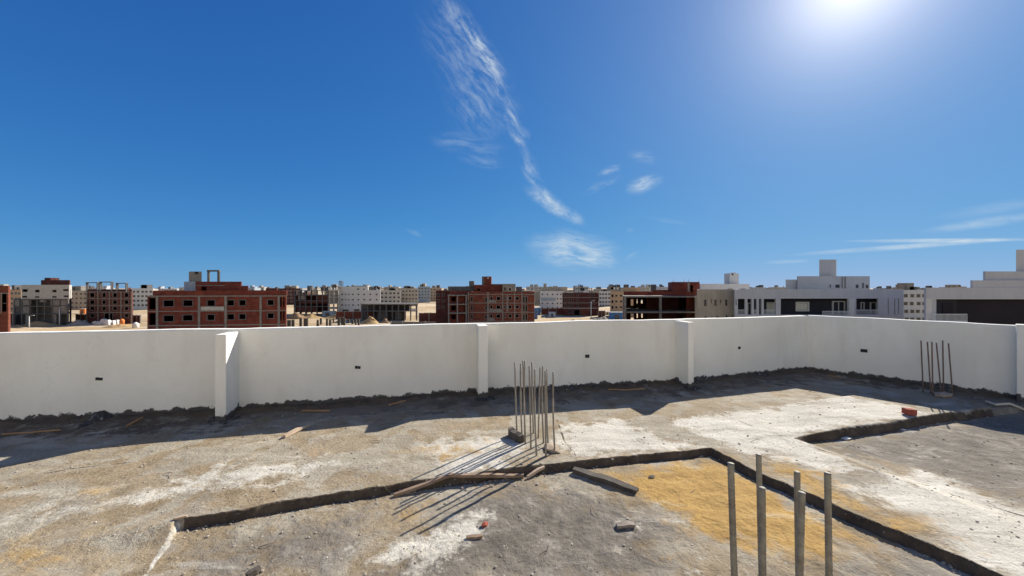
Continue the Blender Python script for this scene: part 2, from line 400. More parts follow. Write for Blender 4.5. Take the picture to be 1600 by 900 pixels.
def make_floor():
    xs = seg_axis(-9.8, 9.6, [(-5, .04), (-3, .025), (4.2, .0125), (8, .025), (20, .04)])
    ys = seg_axis(-5.0, 8.0, [(-.6, .12), (1.0, .05), (4.4, .0125), (6, .022), (9, .035)])
    X, Y = np.meshgrid(xs, ys)
    z, sd, s, t, riser, low = floor_fields(X, Y)
    n1 = fbm(X, Y, 1.1, 3, 3); n2 = fbm(X, Y, 9, 4, 31); n3 = fbm(X, Y, 34, 2, 57)
    sandP = [(PP((945, 738), (1000, 722), (1110, 706), (1160, 733), (1230, 772), (1310, 806), (1345, 832), (1290, 862), (1170, 850), (1090, 815), (1030, 778)), 1),
             (PP((1190, 732), (1240, 727), (1290, 742), (1310, 775), (1370, 800), (1435, 812), (1480, 832), (1400, 832), (1310, 785)), .95),
             (PP((120, 792), (135, 762), (200, 755), (190, 772), (150, 800)), .62), (PP((300, 765), (370, 750), (360, 775), (310, 772)), .5),
             (PP((0, 850), (100, 840), (130, 870), (60, 899), (0, 899)), .58), (PP((1000, 850), (1050, 840), (1060, 870), (1010, 885)), .6),
             (PP((620, 705), (690, 690), (760, 690), (770, 710), (680, 735)), .55), (PP((600, 790), (690, 770), (700, 790), (610, 815)), .5)]
    whiteP = [(PP((880, 668), (960, 655), (1060, 690), (1110, 698), (1000, 707), (900, 717), (868, 690)), 1),
              (PP((1050, 655), (1200, 640), (1320, 620), (1460, 650), (1240, 684), (1345, 735), (1270, 738), (1130, 695)), 1),
              (PP((1310, 765), (1390, 745), (1440, 725), (1600, 795), (1700, 850), (1700, 930), (1560, 890), (1480, 850), (1420, 805)), 1),
              (PP((540, 850), (620, 812), (700, 780), (790, 790), (770, 830), (740, 862), (640, 892), (560, 890)), .66),
              (PP((640, 688), (750, 680), (830, 690), (800, 735), (690, 752), (655, 722)), .85),
              (PP((0, 775), (200, 765), (330, 725), (480, 703), (570, 722), (440, 765), (340, 785), (180, 805), (60, 835), (0, 835)), .62),
              (PP((120, 860), (200, 820), (260, 830), (200, 890)), .5), (PP((950, 790), (1010, 800), (1010, 850), (970, 850)), .6),
              (PP((1050, 860), (1130, 850), (1190, 870), (1190, 899), (1060, 899)), .65), (PP((1400, 690), (1500, 700), (1450, 715)), .5)]
    greyP = [(PP((1250, 692), (1540, 640), (1620, 640), (1700, 720), (1600, 785), (1420, 720)), .95),
             (PP((800, 745), (950, 765), (1040, 805), (1060, 899), (560, 899), (700, 790)), 1), (PP((300, 830), (560, 785), (560, 870), (300, 899)), .85),
             (PP((1300, 860), (1420, 850), (1500, 899), (1200, 899)), .9), (PP((1290, 745), (1350, 735), (1400, 745), (1330, 765)), .8),
             (PP((440, 720), (640, 700), (660, 745), (440, 775)), .4),
             ([(-9.8, 3.6), (-3.8, 4.5), (-.5, 5.2), (2.9, 5.9), (6, 6.9), (7.6, 4.6), (9, 3), (9.6, 9), (-9.8, 8)], .8)]
    at_sand = poly_mask(X, Y, sandP, .3); at_white = poly_mask(X, Y, whiteP, .35); at_grey = poly_mask(X, Y, greyP, .5)
    lumpy = .35 + .65 * np.clip(at_grey + .4 * low, 0, 1)
    z = z + (n1 - .5) * .035 + (n2 - .5) * .018 * lumpy + (n3 - .5) * .007 * lumpy - (n3 - .5) * .004 * at_white
    z = z + .03 * at_sand * fbm(X, Y, 5, 4, 77)
    # spilled mortar banked up along the parapets
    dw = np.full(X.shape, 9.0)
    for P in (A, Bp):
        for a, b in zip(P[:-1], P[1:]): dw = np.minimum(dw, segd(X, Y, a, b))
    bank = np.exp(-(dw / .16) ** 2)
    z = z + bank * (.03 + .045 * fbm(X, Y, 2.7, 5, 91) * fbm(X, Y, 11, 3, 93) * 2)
    at_grey = np.maximum(at_grey, bank); at_dark = np.maximum(.75 * np.exp(-(dw / .3) ** 2), .5 * np.exp(-(dw / 1.0) ** 4) * (.6 + .8 * n1))  # mortar dark at the foot; wider dark band paints shade onto the floor
    nx, ny = len(xs), len(ys)
    co = np.stack([X, Y, z], -1).reshape(-1, 3)
    idx = np.arange(nx * ny).reshape(ny, nx)
    q = np.stack([idx[:-1, :-1], idx[:-1, 1:], idx[1:, 1:], idx[1:, :-1]], -1).reshape(-1, 4)
    me = bpy.data.meshes.new('roof_floor')
    me.vertices.add(len(co)); me.vertices.foreach_set('co', co.ravel().astype(np.float32))
    me.loops.add(q.size); me.loops.foreach_set('vertex_index', q.ravel().astype(np.int32))
    me.polygons.add(len(q)); me.polygons.foreach_set('loop_start', np.arange(0, q.size, 4, dtype=np.int32))
    me.update(calc_edges=True)
    me.polygons.foreach_set('use_smooth', np.ones(len(q), bool))
    jl = segd(X, Y, LOW[0], (LOW[-1][0] + (LOW[-1][0] - LOW[0][0]) * 3, LOW[-1][1] + (LOW[-1][1] - LOW[0][1]) * 3))
    dark = np.clip(riser * 1.15, 0, 1) * .8 * sstep(.02, .05, jl)  # step risers painted darker, deepening the shade on those faces
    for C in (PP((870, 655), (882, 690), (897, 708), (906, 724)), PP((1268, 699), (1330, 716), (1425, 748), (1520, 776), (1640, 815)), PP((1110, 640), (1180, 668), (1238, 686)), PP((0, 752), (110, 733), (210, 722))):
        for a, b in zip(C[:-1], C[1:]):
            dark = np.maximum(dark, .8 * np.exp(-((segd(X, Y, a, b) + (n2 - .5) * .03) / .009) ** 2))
    at_white = np.maximum(at_white, np.exp(-(jl / .018) ** 2) * (.4 + .6 * n2))
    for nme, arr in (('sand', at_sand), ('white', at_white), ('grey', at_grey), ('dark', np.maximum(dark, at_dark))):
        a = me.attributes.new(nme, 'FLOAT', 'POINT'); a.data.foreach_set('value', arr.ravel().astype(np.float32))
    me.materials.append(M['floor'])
    o = bpy.data.objects.new('roof_floor', me); COL.objects.link(o)
    return struct(o)
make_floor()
def fz(x, y):
    X = np.array([[x]]); Y = np.array([[y]])
    return float(floor_fields(X, Y)[0][0, 0] + (fbm(X, Y, 1.1, 3, 3)[0, 0] - .5) * .035)
def on(px, py):                           # point of the (stepped) floor seen at a photo position
    z = 0
    for i in range(4):
        x, y, _ = at(px, py, z); z = fz(x, y)
    return (x, y, z)

# ------------------------------------------------------------------ parapets
TW = .14
def norm2(a, b):
    dx, dy = b[0] - a[0], b[1] - a[1]; L = math.hypot(dx, dy); return (-dy / L, dx / L), (dx / L, dy / L)
def offset(P, d):
    out = []
    for i, p in enumerate(P):
        ns = []
        if i > 0: ns.append(norm2(P[i - 1], p)[0])
        if i < len(P) - 1: ns.append(norm2(p, P[i + 1])[0])
        n = (sum(a[0] for a in ns), sum(a[1] for a in ns)); L = math.hypot(*n); n = (n[0] / L, n[1] / L)
        k = d / (n[0] * ns[0][0] + n[1] * ns[0][1]); out.append((p[0] + n[0] * k, p[1] + n[1] * k))
    return out
def parapet(name, P, label, seed, extra_end=0):
    """plastered wall with slightly wavy faces and top, as one swept mesh"""
    rnd = random.Random(seed)
    pts = []
    for a, b in zip(P[:-1], P[1:]):
        n = max(2, int(math.hypot(b[0] - a[0], b[1] - a[1]) / .12))
        for i in range(n): pts.append((a[0] + (b[0] - a[0]) * i / n, a[1] + (b[1] - a[1]) * i / n))
    pts.append(P[-1])
    outp = offset(pts, TW); mb = MB()
    zs = [-.15, .1, .4, .7, HW - .012, HW]
    prof = []
    n = len(pts); arrx = np.array([p[0] for p in pts]); arry = np.array([p[1] for p in pts])
    top = (fbm(arrx, arry, .8, 3, seed) - .5) * .03 + (fbm(arrx, arry, 4, 2, seed + 5) - .5) * .008
    for i, (p, q) in enumerate(zip(pts, outp)):
        ux, uy = q[0] - p[0], q[1] - p[1]
        for j, z in enumerate(zs):
            w = (float(vnoise(np.array([p[0] * 2.1]), np.array([z * 2 + 7]), seed + 9)[0]) - .5) * .012
            if j == 5: w = .08 * 1
            mb.v.append((p[0] + ux * w, p[1] + uy * w, z + (top[i] if j >= 4 else 0)))
        mb.v.append((q[0], q[1], HW + top[i])); mb.v.append((q[0], q[1], -.6))
    k = len(zs) + 2
    for i in range(n - 1):
        for j in range(k - 1):
            a = i * k + j; mb.f.append([a, a + k, a + k + 1, a + 1])
    mb.f.append(list(range(k))); mb.f.append([(n - 1) * k + j for j in range(k)][::-1])
    root = thing(name, label, 'wall', (P[0][0], P[0][1], 0))
    o = mb.build('wall_panel', M['plaster'], root)
    o.location = (-P[0][0], -P[0][1], 0)
    return root, P[0]
def child(o, org):                        # geometry given in world metres, parented to a thing standing at org
    o.location = (-org[0], -org[1], -(org[2] if len(org) > 2 else 0)); return o
wall_a, org_a = parapet('parapet_wall', A, 'long white plastered parapet wall running from the left edge to the corner', 21)
wall_b, org_b = parapet('parapet_wall', Bp, 'shorter white plastered parapet wall running forward on the right, behind the six rusty bars', 45)

def pier(root, org, p, d, w, depth, ht):
    n, t = norm2((0, 0), d); cx, cy = p
    f = (-n[0], -n[1])
    q = [(cx - t[0] * w / 2, cy - t[1] * w / 2), (cx + t[0] * w / 2, cy + t[1] * w / 2)]
    mb = MB()
    c = [(q[0][0] + f[0] * depth, q[0][1] + f[1] * depth), (q[1][0] + f[0] * depth, q[1][1] + f[1] * depth),
         (q[1][0] - f[0] * .01, q[1][1] - f[1] * .01), (q[0][0] - f[0] * .01, q[0][1] - f[1] * .01)]
    mb.prism(c, -.12, ht)
    o = bevel(mb.build('pier', M['plaster'], root), .008, 2); child(o, org)
    # mortar squeezed out round its foot
    g = MB(); rnd = random.Random(int(cx * 100))
    for k in range(26):
        u = rnd.uniform(-.14, .14) ; v = rnd.uniform(-.05, depth + .1)
        if abs(u) < w / 2 + .01 and v < depth + .01: continue
        x = cx + t[0] * u + f[0] * v; y = cy + t[1] * u + f[1] * v; s = rnd.uniform(.02, .05)
        lump(g, x, y, fz(x, y) + s * .2, s, rnd, .6)
    o = g.build('mortar_lump', M['mortar'], root); child(o, org)
def lump(mb, x, y, z, s, rnd, flat=.6):
    """irregular stone: jittered subdivided octahedron"""
    b = len(mb.v); V = []
    for lat, cnt in ((-.9, 1), (-.35, 5), (.35, 5), (.9, 1)):
        for k in range(cnt):
            a = 2 * math.pi * (k + .5 * (lat > 0)) / cnt; rr = math.sqrt(max(0, 1 - lat * lat)) if cnt > 1 else .0
            j = rnd.uniform(.7, 1.25)
            V.append((x + s * rr * math.cos(a) * j, y + s * rr * math.sin(a) * j, z + s * flat * lat * rnd.uniform(.75, 1.15)))
    mb.v += V
    for k in range(5):
        n = (k + 1) % 5
        mb.f += [[b, b + 1 + n, b + 1 + k], [b + 1 + k, b + 1 + n, b + 6 + k], [b + 1 + n, b + 6 + n, b + 6 + k], [b + 6 + k, b + 6 + n, b + 11]]
dirA = lambda i: (A[i + 1][0] - A[i - 1][0], A[i + 1][1] - A[i - 1][1])
pier(wall_a, org_a, A[2], dirA(2), .125, .34, HW - .03)
pier(wall_a, org_a, A[3], dirA(3), .15, .27, HW - .015)
pier(wall_a, org_a, A[4], dirA(4), .11, .33, HW - .015)
pier(wall_b, org_b, (7.73, 5.575), (Bp[1][0] - Bp[0][0], Bp[1][1] - Bp[0][1]), .2, .16, HW + .02)

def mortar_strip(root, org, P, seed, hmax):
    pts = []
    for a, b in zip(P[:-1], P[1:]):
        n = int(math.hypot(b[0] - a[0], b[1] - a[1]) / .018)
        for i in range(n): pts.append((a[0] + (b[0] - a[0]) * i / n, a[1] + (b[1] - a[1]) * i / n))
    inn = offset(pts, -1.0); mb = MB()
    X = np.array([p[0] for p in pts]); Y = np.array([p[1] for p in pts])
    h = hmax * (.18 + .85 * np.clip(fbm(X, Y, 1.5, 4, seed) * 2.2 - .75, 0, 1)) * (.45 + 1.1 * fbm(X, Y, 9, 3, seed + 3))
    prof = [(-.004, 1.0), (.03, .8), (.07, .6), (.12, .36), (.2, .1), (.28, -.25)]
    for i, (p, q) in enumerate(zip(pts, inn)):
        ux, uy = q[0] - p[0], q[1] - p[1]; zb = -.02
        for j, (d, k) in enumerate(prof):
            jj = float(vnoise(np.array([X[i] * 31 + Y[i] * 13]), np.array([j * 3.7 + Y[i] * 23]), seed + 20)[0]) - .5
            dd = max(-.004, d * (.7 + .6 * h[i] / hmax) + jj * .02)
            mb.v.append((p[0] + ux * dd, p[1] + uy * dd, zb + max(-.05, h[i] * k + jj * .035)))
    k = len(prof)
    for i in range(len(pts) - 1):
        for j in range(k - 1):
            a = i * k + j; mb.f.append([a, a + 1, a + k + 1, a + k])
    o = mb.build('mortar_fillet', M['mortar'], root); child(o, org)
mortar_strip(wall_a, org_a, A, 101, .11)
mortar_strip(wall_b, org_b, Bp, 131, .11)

def wall_point(P, px):                    # where the ray through photo column px meets the polyline
    k = (px - 800) / F
    for a, b in zip(P[:-1], P[1:]):
        dx, dy = b[0] - a[0], b[1] - a[1]; den = dx - k * dy
        if abs(den) < 1e-9: continue
        t = (k * a[1] - a[0]) / den
        if -1e-6 <= t <= 1 + 1e-6: return (a[0] + t * dx, a[1] + t * dy), norm2(a, b)
def socket(root, org, P, px, py, wpx, hpx, jag):
    (x, y), (n, t) = wall_point(P, px); z = EYE - (py - 450) / F * y
    w = wpx / F * y / 2; h = hpx / F * y / 2
    mb = MB(); rnd = random.Random(px)
    cells = [(-1, -.1, -.8, 1), (.0, 1, -1, .7)] if jag else [(-1, 1, -1, 1)]
    for u0, u1, v0, v1 in cells:
        c = [(x + t[0] * w * u - n[0] * o_, y + t[1] * w * u - n[1] * o_) for u, o_ in ((u0, .006), (u1, .006), (u1, -.03), (u0, -.03))]
        mb.prism(c, z + h * v0, z + h * v1)
    if jag:
        c = [(x + t[0] * w * u - n[0] * o_, y + t[1] * w * u - n[1] * o_) for u, o_ in ((-.12, .004), (.05, .004), (.05, -.03), (-.12, -.03))]
        mb.prism(c, z - h * .2, z + h * .9)
    child(mb.build('socket_box', M['socket'], root), org)
socket(wall_a, org_a, A, 155, 592, 9, 5, True); socket(wall_a, org_a, A, 559, 574, 8, 5, True)
socket(wall_a, org_a, A, 917.5, 556.5, 7, 5, False); socket(wall_a, org_a, A, 1155, 543.5, 5, 4, False)
socket(wall_b, org_b, Bp, 1350, 548, 8, 5, False)

# ------------------------------------------------------------------ unseen stair house added behind the camera to bounce sun onto the parapet
sh = thing('bounce_stair_house', 'unseen white plastered stair house added behind the viewpoint to bounce sunlight onto the parapet', 'building', (0, -3.0, 0))
mbh = MB(); Bld.facade(None, mbh, -7.5, 7.5, -.2, 3.3, -.2, 0, [(-.5, .5, -.2, 2.15), (2.6, 4.0, 1.0, 2.2), (-4.4, -3.0, 1.0, 2.2)])
mbh.box(-7.5, -7.3, -1.9, -.2, -.2, 3.3).box(7.3, 7.5, -1.9, -.2, -.2, 3.3).box(-7.3, 7.3, -1.9, -1.7, -.2, 3.3); mbh.build('wall', M['bounce_white'], sh)
MB().box(-7.7, 7.7, -2.0, .25, 3.3, 3.45).build('roof', M['concrete'], sh); MB().box(-.48, .48, -.14, -.1, -.1, 2.12).build('door', M['wood_dark'], sh)
for a, b in ((2.6, 4.0), (-4.4, -3.0)): MB().box(a + .02, b - .02, -.15, -.12, 1.02, 2.18).build('window', M['glass'], sh)

# ------------------------------------------------------------------ reinforcing bars
def bar(tpx, tpy, bpx, bpy_, r, mat, label, group, base=None, bend=.0, ribs=False):
    b = base or on(bpx, bpy_)
    y = b[1]; top = ((tpx - 800) / F * y, y + bend * .3, EYE - (tpy - 450) / F * y)
    mb = MB(); L = []
    n = 9 if not ribs else 2 * int((top[2] - b[2]) / .014)
    for i in range(n):
        k = i / (n - 1)
        L.append((b[0] * 0 + (top[0] - b[0]) * k + bend * math.sin(k * math.pi), (top[1] - b[1]) * k, (top[2] - b[2]) * k - (.04 if i == 0 else 0)))
    mb.tube(L, [r * (1.09 if i % 2 else .97) for i in range(n)] if ribs else r, 10)
    o = mb.build('rebar', mat, None, True); o.location = b
    return tag(o, label, 'rebar', group)
ORD = ['leftmost', 'second', 'third', 'fourth', 'fifth', 'sixth', 'seventh', 'eighth', 'ninth', 'tenth', 'eleventh', 'rightmost']
cent = [(804.5, 566, 808, 679), (813.5, 568, 816, 688), (817, 563.5, 820, 690), (820, 563, 821, 693), (827, 572, 829.5, 701), (831, 565, 833.5, 677), (836, 577, 838.5, 712), (844, 574, 841, 684),
        (848, 572, 849.5, 692), (852, 580, 853, 712), (854.5, 577, 856.5, 696), (864.5, 581, 867, 707)]
for i, (a, b, c, d) in enumerate(cent):
    w = ORD[i] if i in (0, 11) else ORD[i] + ' from left'
    bar(a, b, c, d, .0095, M['rebar'], f'upright grey steel bar, {w} in the clump of twelve at mid roof', 'steel bars in the middle clump', bend=random.uniform(-.012, .012))
rgt = [(1439, 532, 1442.5, 613), (1449, 534, 1454.5, 615), (1456, 534, 1457.5, 618), (1463, 535.5, 1471, 617), (1473, 532, 1474.5, 616), (1482, 536.5, 1488.5, 617)]
for i, (a, b, c, d) in enumerate(rgt):
    w = ['leftmost', 'second from left', 'third from left', 'fourth from left, leaning', 'fifth from left', 'rightmost'][i]
    bar(a, b, c, d, .0085, M['rebar_rust'], f'thin rusty steel bar, {w} of six before the right parapet', 'rusty bars by the right parapet')
fr = [(1141.5, 724, 7, 1.42, .0115, 'leftmost of the foreground bars, standing apart'), (1185, 710, 6, 1.42, .0095, 'tall thin bar, second from left in the foreground'),
      (1191, 762, 2, 1.36, .0105, 'shorter bar close behind the tall thin one in the foreground'), (1245, 737, 4, 1.46, .0105, 'taller bar of the touching pair in the foreground'),
      (1252.5, 769, -2, 1.30, .0105, 'shorter bar of the touching pair in the foreground, rough ribbed'), (1293, 739, 3, 1.36, .0105, 'rightmost of the foreground bars, standing apart')]
rf = random.Random(4)
for tx, ty, lean, y, r, lb in fr:
    top = ((tx - 800) / F * y, y, EYE - (ty - 450) / F * y)
    bx_ = (tx + lean * 2.6 - 800) / F * y
    b = (bx_, y, fz(bx_, y))
    o = bar(tx, ty, 0, 0, r, M['rebar_front'], 'grey steel bar, ' + lb, 'steel bars in the foreground', base=b, bend=rf.uniform(-.006, .006), ribs=True)

# ------------------------------------------------------------------ loose things on the roof
def plank(name, p0, p1, w, h, mat, label, cat, lift=.0, seed=0, group=None):
    a = on(*p0); b = on(*p1); L = math.hypot(b[0] - a[0], b[1] - a[1]); rnd = random.Random(seed)
    mb = MB(); n = max(3, int(L / .09)); base = []
    for i in range(n + 1):
        k = i / n; x = L * k; j = rnd.uniform(-.12, .12) * w; e = .75 if i in (0, n) else 1
        z = (b[2] - a[2]) * k + lift * (1 - abs(2 * k - 1)); hh = h * rnd.uniform(.85, 1.1)
        mb.v += [(x + rnd.uniform(-.006, .006), -w / 2 * e + j, z), (x, w / 2 * e + j, z), (x + rnd.uniform(-.006, .006), w / 2 * e * .92 + j, z + hh), (x, -w / 2 * e * .92 + j, z + hh)]
    for i in range(n):
        for j in range(4):
            mb.f.append([i * 4 + j, i * 4 + (j + 1) % 4, (i + 1) * 4 + (j + 1) % 4, (i + 1) * 4 + j])
    mb.f.append([0, 3, 2, 1]); mb.f.append([n * 4 + j for j in range(4)])
    o = mb.build(name, mat); o.location = (a[0], a[1], a[2] + .004); o.rotation_euler = (0, 0, math.atan2(b[1] - a[1], b[0] - a[0]))
    return tag(o, label, cat, group)
plank('plank', (897, 737), (997, 771), .085, .035, M['wood_dark'], 'dark cement caked plank lying against the yellow sand patch', 'plank', .012, 1)
plank('batten', (616, 777), (702, 757), .04, .022, M['wood'], 'long pale broken batten below the slab edge, left piece', 'batten', 0, 2)
plank('batten', (700, 757), (818, 746), .04, .026, M['wood'], 'long brown batten along the slab edge under the steel bars, right piece', 'batten', 0, 3)
plank('stick', (824, 748), (850, 727), .03, .025, M['wood_pale'], 'short pale stick propped at the slab edge beside the batten', 'stick', .01, 4)
plank('stick', (444, 685), (484, 666), .05, .03, M['wood_pale'], 'short stick half in the wall shadow left of centre', 'stick', .01, 5)
plank('wood_block', (797, 679), (814, 692), .085, .075, M['wood_dark'], 'dark wooden block at the left foot of the steel bar clump', 'wood block', 0, 6)
plank('wood_scrap', (729, 842), (754, 840), .032, .016, M['wood'], 'small reddish wood scrap lying on the pale patch in front', 'wood scrap', 0, 7)
plank('wood_scrap', (963, 824), (991, 822), .055, .018, M['wood_grey'], 'flat grey brown wood scrap in the white crumbs in front', 'wood scrap', .012, 8)
plank('wood_sliver', (272, 826), (292, 822), .025, .012, M['wood_pale'], 'thin orange wood sliver at the left end of the slab edge', 'wood sliver', 0, 9)
plank('stick', (386, 905), (406, 892), .035, .03, M['wood_dark'], 'dark stick poking in at the bottom edge of the view', 'stick', 0, 10)
def loose_brick():
    x, y, z = on(1427, 650)
    mb = MB(); mb.box(-.055, .055, -.05, .05, 0, .075)
    o = bevel(mb.build('brick', M['brick_near']), .008, 2); o.location = (x, y + .05, z + .005); o.rotation_euler = (0, R(2), R(-9))
    tag(o, 'single red brick standing on the pale slab near the right parapet', 'brick')
loose_brick()
def rock(px, py, s, mat, name, label, cat, flat=.7, seed=1):
    x, y, z = on(px, py); rnd = random.Random(seed); mb = MB(); lump(mb, 0, 0, s * flat * .5, s, rnd, flat)
    o = mb.build(name, mat); o.location = (x, y, z); o.rotation_euler = (0, 0, rnd.random() * 3); o.scale = (1.25, .8, 1)
    tag(o, label, cat)
rock(757, 822, .027, M['brick_near'], 'brick_fragment', 'small reddish brick fragment on the pale patch in front', 'brick fragment', .8, 3)
rock(862, 703, .1, M['stone'], 'concrete_lump', 'brown concrete lump at the right foot of the steel bar clump', 'concrete lump', .4, 5)
rock(1474, 620, .11, M['stone'], 'rubble_heap', 'grey rubble lump at the foot of the six rusty bars', 'rubble', .55, 6)
rock(745, 612, .13, M['mortar'], 'rubble_heap', 'dark heap of mortar in the nook beside the middle pier', 'rubble', 1.0, 8)
rock(1323, 686, .05, M['sack'], 'plaster_chip', 'white plaster chip lying below the right slab edge', 'plaster chip', .35, 9)
rock(1412, 672, .028, M['sack'], 'plaster_chip', 'tiny white plaster chip below the red brick', 'plaster chip', .4, 10)
rock(1019, 747, .035, M['wood_dark'], 'clod', 'dark clod on the yellow sand patch', 'clod', .6, 11)
def cable(name, pts, r, mat, label, cat, arch=.0):
    P = [on(*p) for p in pts]; o0 = P[0]; mb = MB(); path = []
    for a, b in zip(P[:-1], P[1:]):
        for k in range(6):
            t = k / 6; path.append((a[0] + (b[0] - a[0]) * t - o0[0], a[1] + (b[1] - a[1]) * t - o0[1], a[2] + (b[2] - a[2]) * t - o0[2]))
    path.append(tuple(P[-1][i] - o0[i] for i in range(3)))
    path = [(p[0], p[1], p[2] + r + .01 + arch * math.sin(math.pi * i / (len(path) - 1))) for i, p in enumerate(path)]
    o = mb.tube(path, r, 8).build(name, mat, None, True); o.location = o0
    tag(o, label, cat)
cable('conduit', [(3, 681), (50, 679), (95, 674)], 0.0086, M['conduit'], 'orange conduit lying along the wall foot at the far left', 'conduit', .008)
cable('conduit', [(199, 668), (212, 662), (224, 655)], 0.0125, M['conduit'], 'short orange conduit stub leaning at the wall foot left of the first pier', 'conduit', .008)
cable('conduit', [(472, 644), (495, 645), (516, 644)], 0.0101, M['conduit'], 'short orange conduit on the dark ground left of the middle pier', 'conduit', .008)
cable('conduit', [(608, 635), (628, 631), (646, 625)], 0.0117, M['conduit'], 'orange conduit rising from the mortar just left of the middle pier', 'conduit', .008)
cable('conduit', [(950, 610), (978, 612), (1007, 609)], 0.0094, M['conduit'], 'long thin orange conduit at the wall foot beyond the steel bar clump', 'conduit', .008)
cable('conduit', [(1293, 588), (1303, 590), (1315, 592)], 0.0078, M['conduit'], 'short conduit on the dark ground in the far corner', 'conduit', .008)
cable('hose', [(1541, 630), (1556, 636), (1578, 642), (1605, 645)], .017, M['hose'], 'pale hose curling in from the right edge over the shaded floor', 'hose', .01)

rw = random.Random(12)
for k, (px, py) in enumerate(((590, 690), (480, 745), (930, 800), (1080, 770), (850, 860), (1330, 700), (700, 720), (260, 745), (1180, 690), (1480, 740), (420, 850), (1000, 690))):
    x, y, z = on(px, py); a = rw.uniform(0, 6.28); L = rw.uniform(.07, .16); bnd = rw.uniform(-.04, .04)
    p = [(math.cos(a) * L * (t / 6 - .5) - math.sin(a) * bnd * math.sin(t / 6 * 3.14), math.sin(a) * L * (t / 6 - .5) + math.cos(a) * bnd * math.sin(t / 6 * 3.14), .006 + .012 * math.sin(t / 6 * 3.14)) for t in range(7)]
    o = MB().tube(p, .0022, 5).build('tie_wire', M['rebar_rust']); o.location = (x, y, z)
    tag(o, 'thin curled rusty tie wire scrap lying on the roof floor', 'wire', 'tie wire scraps on the floor')
def pebbles():
    rnd = random.Random(99); mb = MB(); k = 0
    pts = []
    for i in range(3400):
        if i < 2700:
            px = rnd.uniform(-60, 1660); py = 640 + 260 * rnd.random() ** .8
            x, y, _ = at(px, py)
        else:
            x = rnd.uniform(-7, 7.5); y = rnd.uniform(3.5, 6.8)
        if y > 4.2 + .18 * x + .9 + 1.4 or abs(x) > 8: continue
        pts.append((x, y))
    E_ = list(zip(LOW[:11], LOW[1:12])) + [EDGE2]
    for i in range(700):
        a, b = rnd.choice(E_); t = rnd.random(); q = abs(rnd.gauss(0, .045)) + .012; L = math.hypot(b[0] - a[0], b[1] - a[1])
        pts.append((a[0] + (b[0] - a[0]) * t + (b[1] - a[1]) / L * q, a[1] + (b[1] - a[1]) * t - (b[0] - a[0]) / L * q))
    X = np.array([p[0] for p in pts]); Y = np.array([p[1] for p in pts])
    Z = floor_fields(X, Y)[0] + (fbm(X, Y, 1.1, 3, 3) - .5) * .035
    for (x, y), z in zip(pts, Z):
        s = rnd.choice([.002, .002, .0025, .003, .003, .004, .004, .005, .006, .009]) * rnd.uniform(.8, 1.2) * (1 if y < 3 else 1.3)
        lump(mb, x, y, float(z) + s * .3, s, rnd, rnd.uniform(.4, .8))
    struct(mb.build('gravel', M['rubble']), 'stuff')
pebbles()

# ------------------------------------------------------------------ the desert ground
def ground():
    xs = np.concatenate([np.linspace(-4200, -600, 25)[:-1], np.linspace(-600, 600, 161), np.linspace(600, 4200, 25)[1:]])
    ys = np.concatenate([np.linspace(-900, 40, 12)[:-1], np.linspace(40, 500, 120), np.linspace(500, 5200, 60)[1:]])
    X, Y = np.meshgrid(xs, ys)
    z = G + (fbm(X, Y, .03, 4, 5) - .5) * 1.2 * sstep(30, 90, Y) - .15
    z = z + sstep(380, 1000, Y) * (6 + 7 * fbm(X, Y, .004, 4, 8))
    nx, ny = len(xs), len(ys)
    mb = MB(); mb.v = [tuple(v) for v in np.stack([X, Y, z], -1).reshape(-1, 3)]
    idx = np.arange(nx * ny).reshape(ny, nx)
    mb.f = np.stack([idx[:-1, :-1], idx[:-1, 1:], idx[1:, 1:], idx[1:, :-1]], -1).reshape(-1, 4).tolist()
    m, nt, p = nodemat('desert_sand'); co = coords(nt)
    n1 = noise(nt, co, .012, 8, .65, .4); n2 = noise(nt, coords(nt, 'Object', (.01, .06, 1)), 2, 6, .6, .3); n3 = noise(nt, co, .5, 5, .6)
    c = ramp(nt, n1, [(.35, (.3, .205, .1)), (.5, (.44, .315, .165)), (.65, (.56, .43, .26))])
    c = mix(nt, ramp(nt, n2, [(.5, (0, 0, 0)), (.66, (.75, .75, .75))]), c, (.6, .52, .4))
    c = mix(nt, 1.0, c, ramp(nt, n3, [(.3, (.7, .7, .7)), (.7, (1.15, 1.15, 1.15))]), 'MULTIPLY')
    nt.links.new(c, p.inputs['Base Color']); p.inputs['Roughness'].default_value = 1
    bump(nt, p, n3, .5, .4)
    struct(mb.build('desert_ground', m, None, True))
ground()

# ------------------------------------------------------------------ buildings
def grid(x0, x1, nx, rows, wx, h):
    return [(x0 + (x1 - x0) * i / max(1, nx - 1) - wx / 2, x0 + (x1 - x0) * i / max(1, nx - 1) + wx / 2, r - h / 2, r + h / 2) for r in rows for i in range(nx)]

# --- the big red brick block on the left
b = Bld('brick_building', 'long red brick block with black unglazed windows, nearest building on the left', 'building', 75, 240, 441, 6)
W = [(262.5, 277, 469, 478.5), (290.5, 304, 469, 478), (325, 336, 469, 478), (354, 364, 469, 477.5), (371.5, 381, 469, 477.5), (413.5, 422.5, 469, 477),
     (262.5, 277, 492.5, 501.5), (290, 304, 492, 500.5), (325, 335.5, 491.5, 500), (354, 364, 491, 499.5), (371.5, 381, 491, 499), (413.5, 422.5, 490, 498)]
rec = [(241.5, 251.5, 464, 483), (242, 251.5, 488.5, 507), (431.5, 434.5, 465, 480), (431.5, 434.5, 487, 501), (436.5, 439, 465, 480), (436.5, 439, 487, 501)]
b.shell(240, 441, 463, 15, 'brick', W + rec, -.62, floors=(486, 508), parapet=.05)
for w in W: b.window(w, 'concrete_dark', wd=.14)
b.shell(247.5, 442, 454.2, 14, 'brick', (), -.62, y0=.02, pyb=462, name='roof_parapet', parapet=.95)
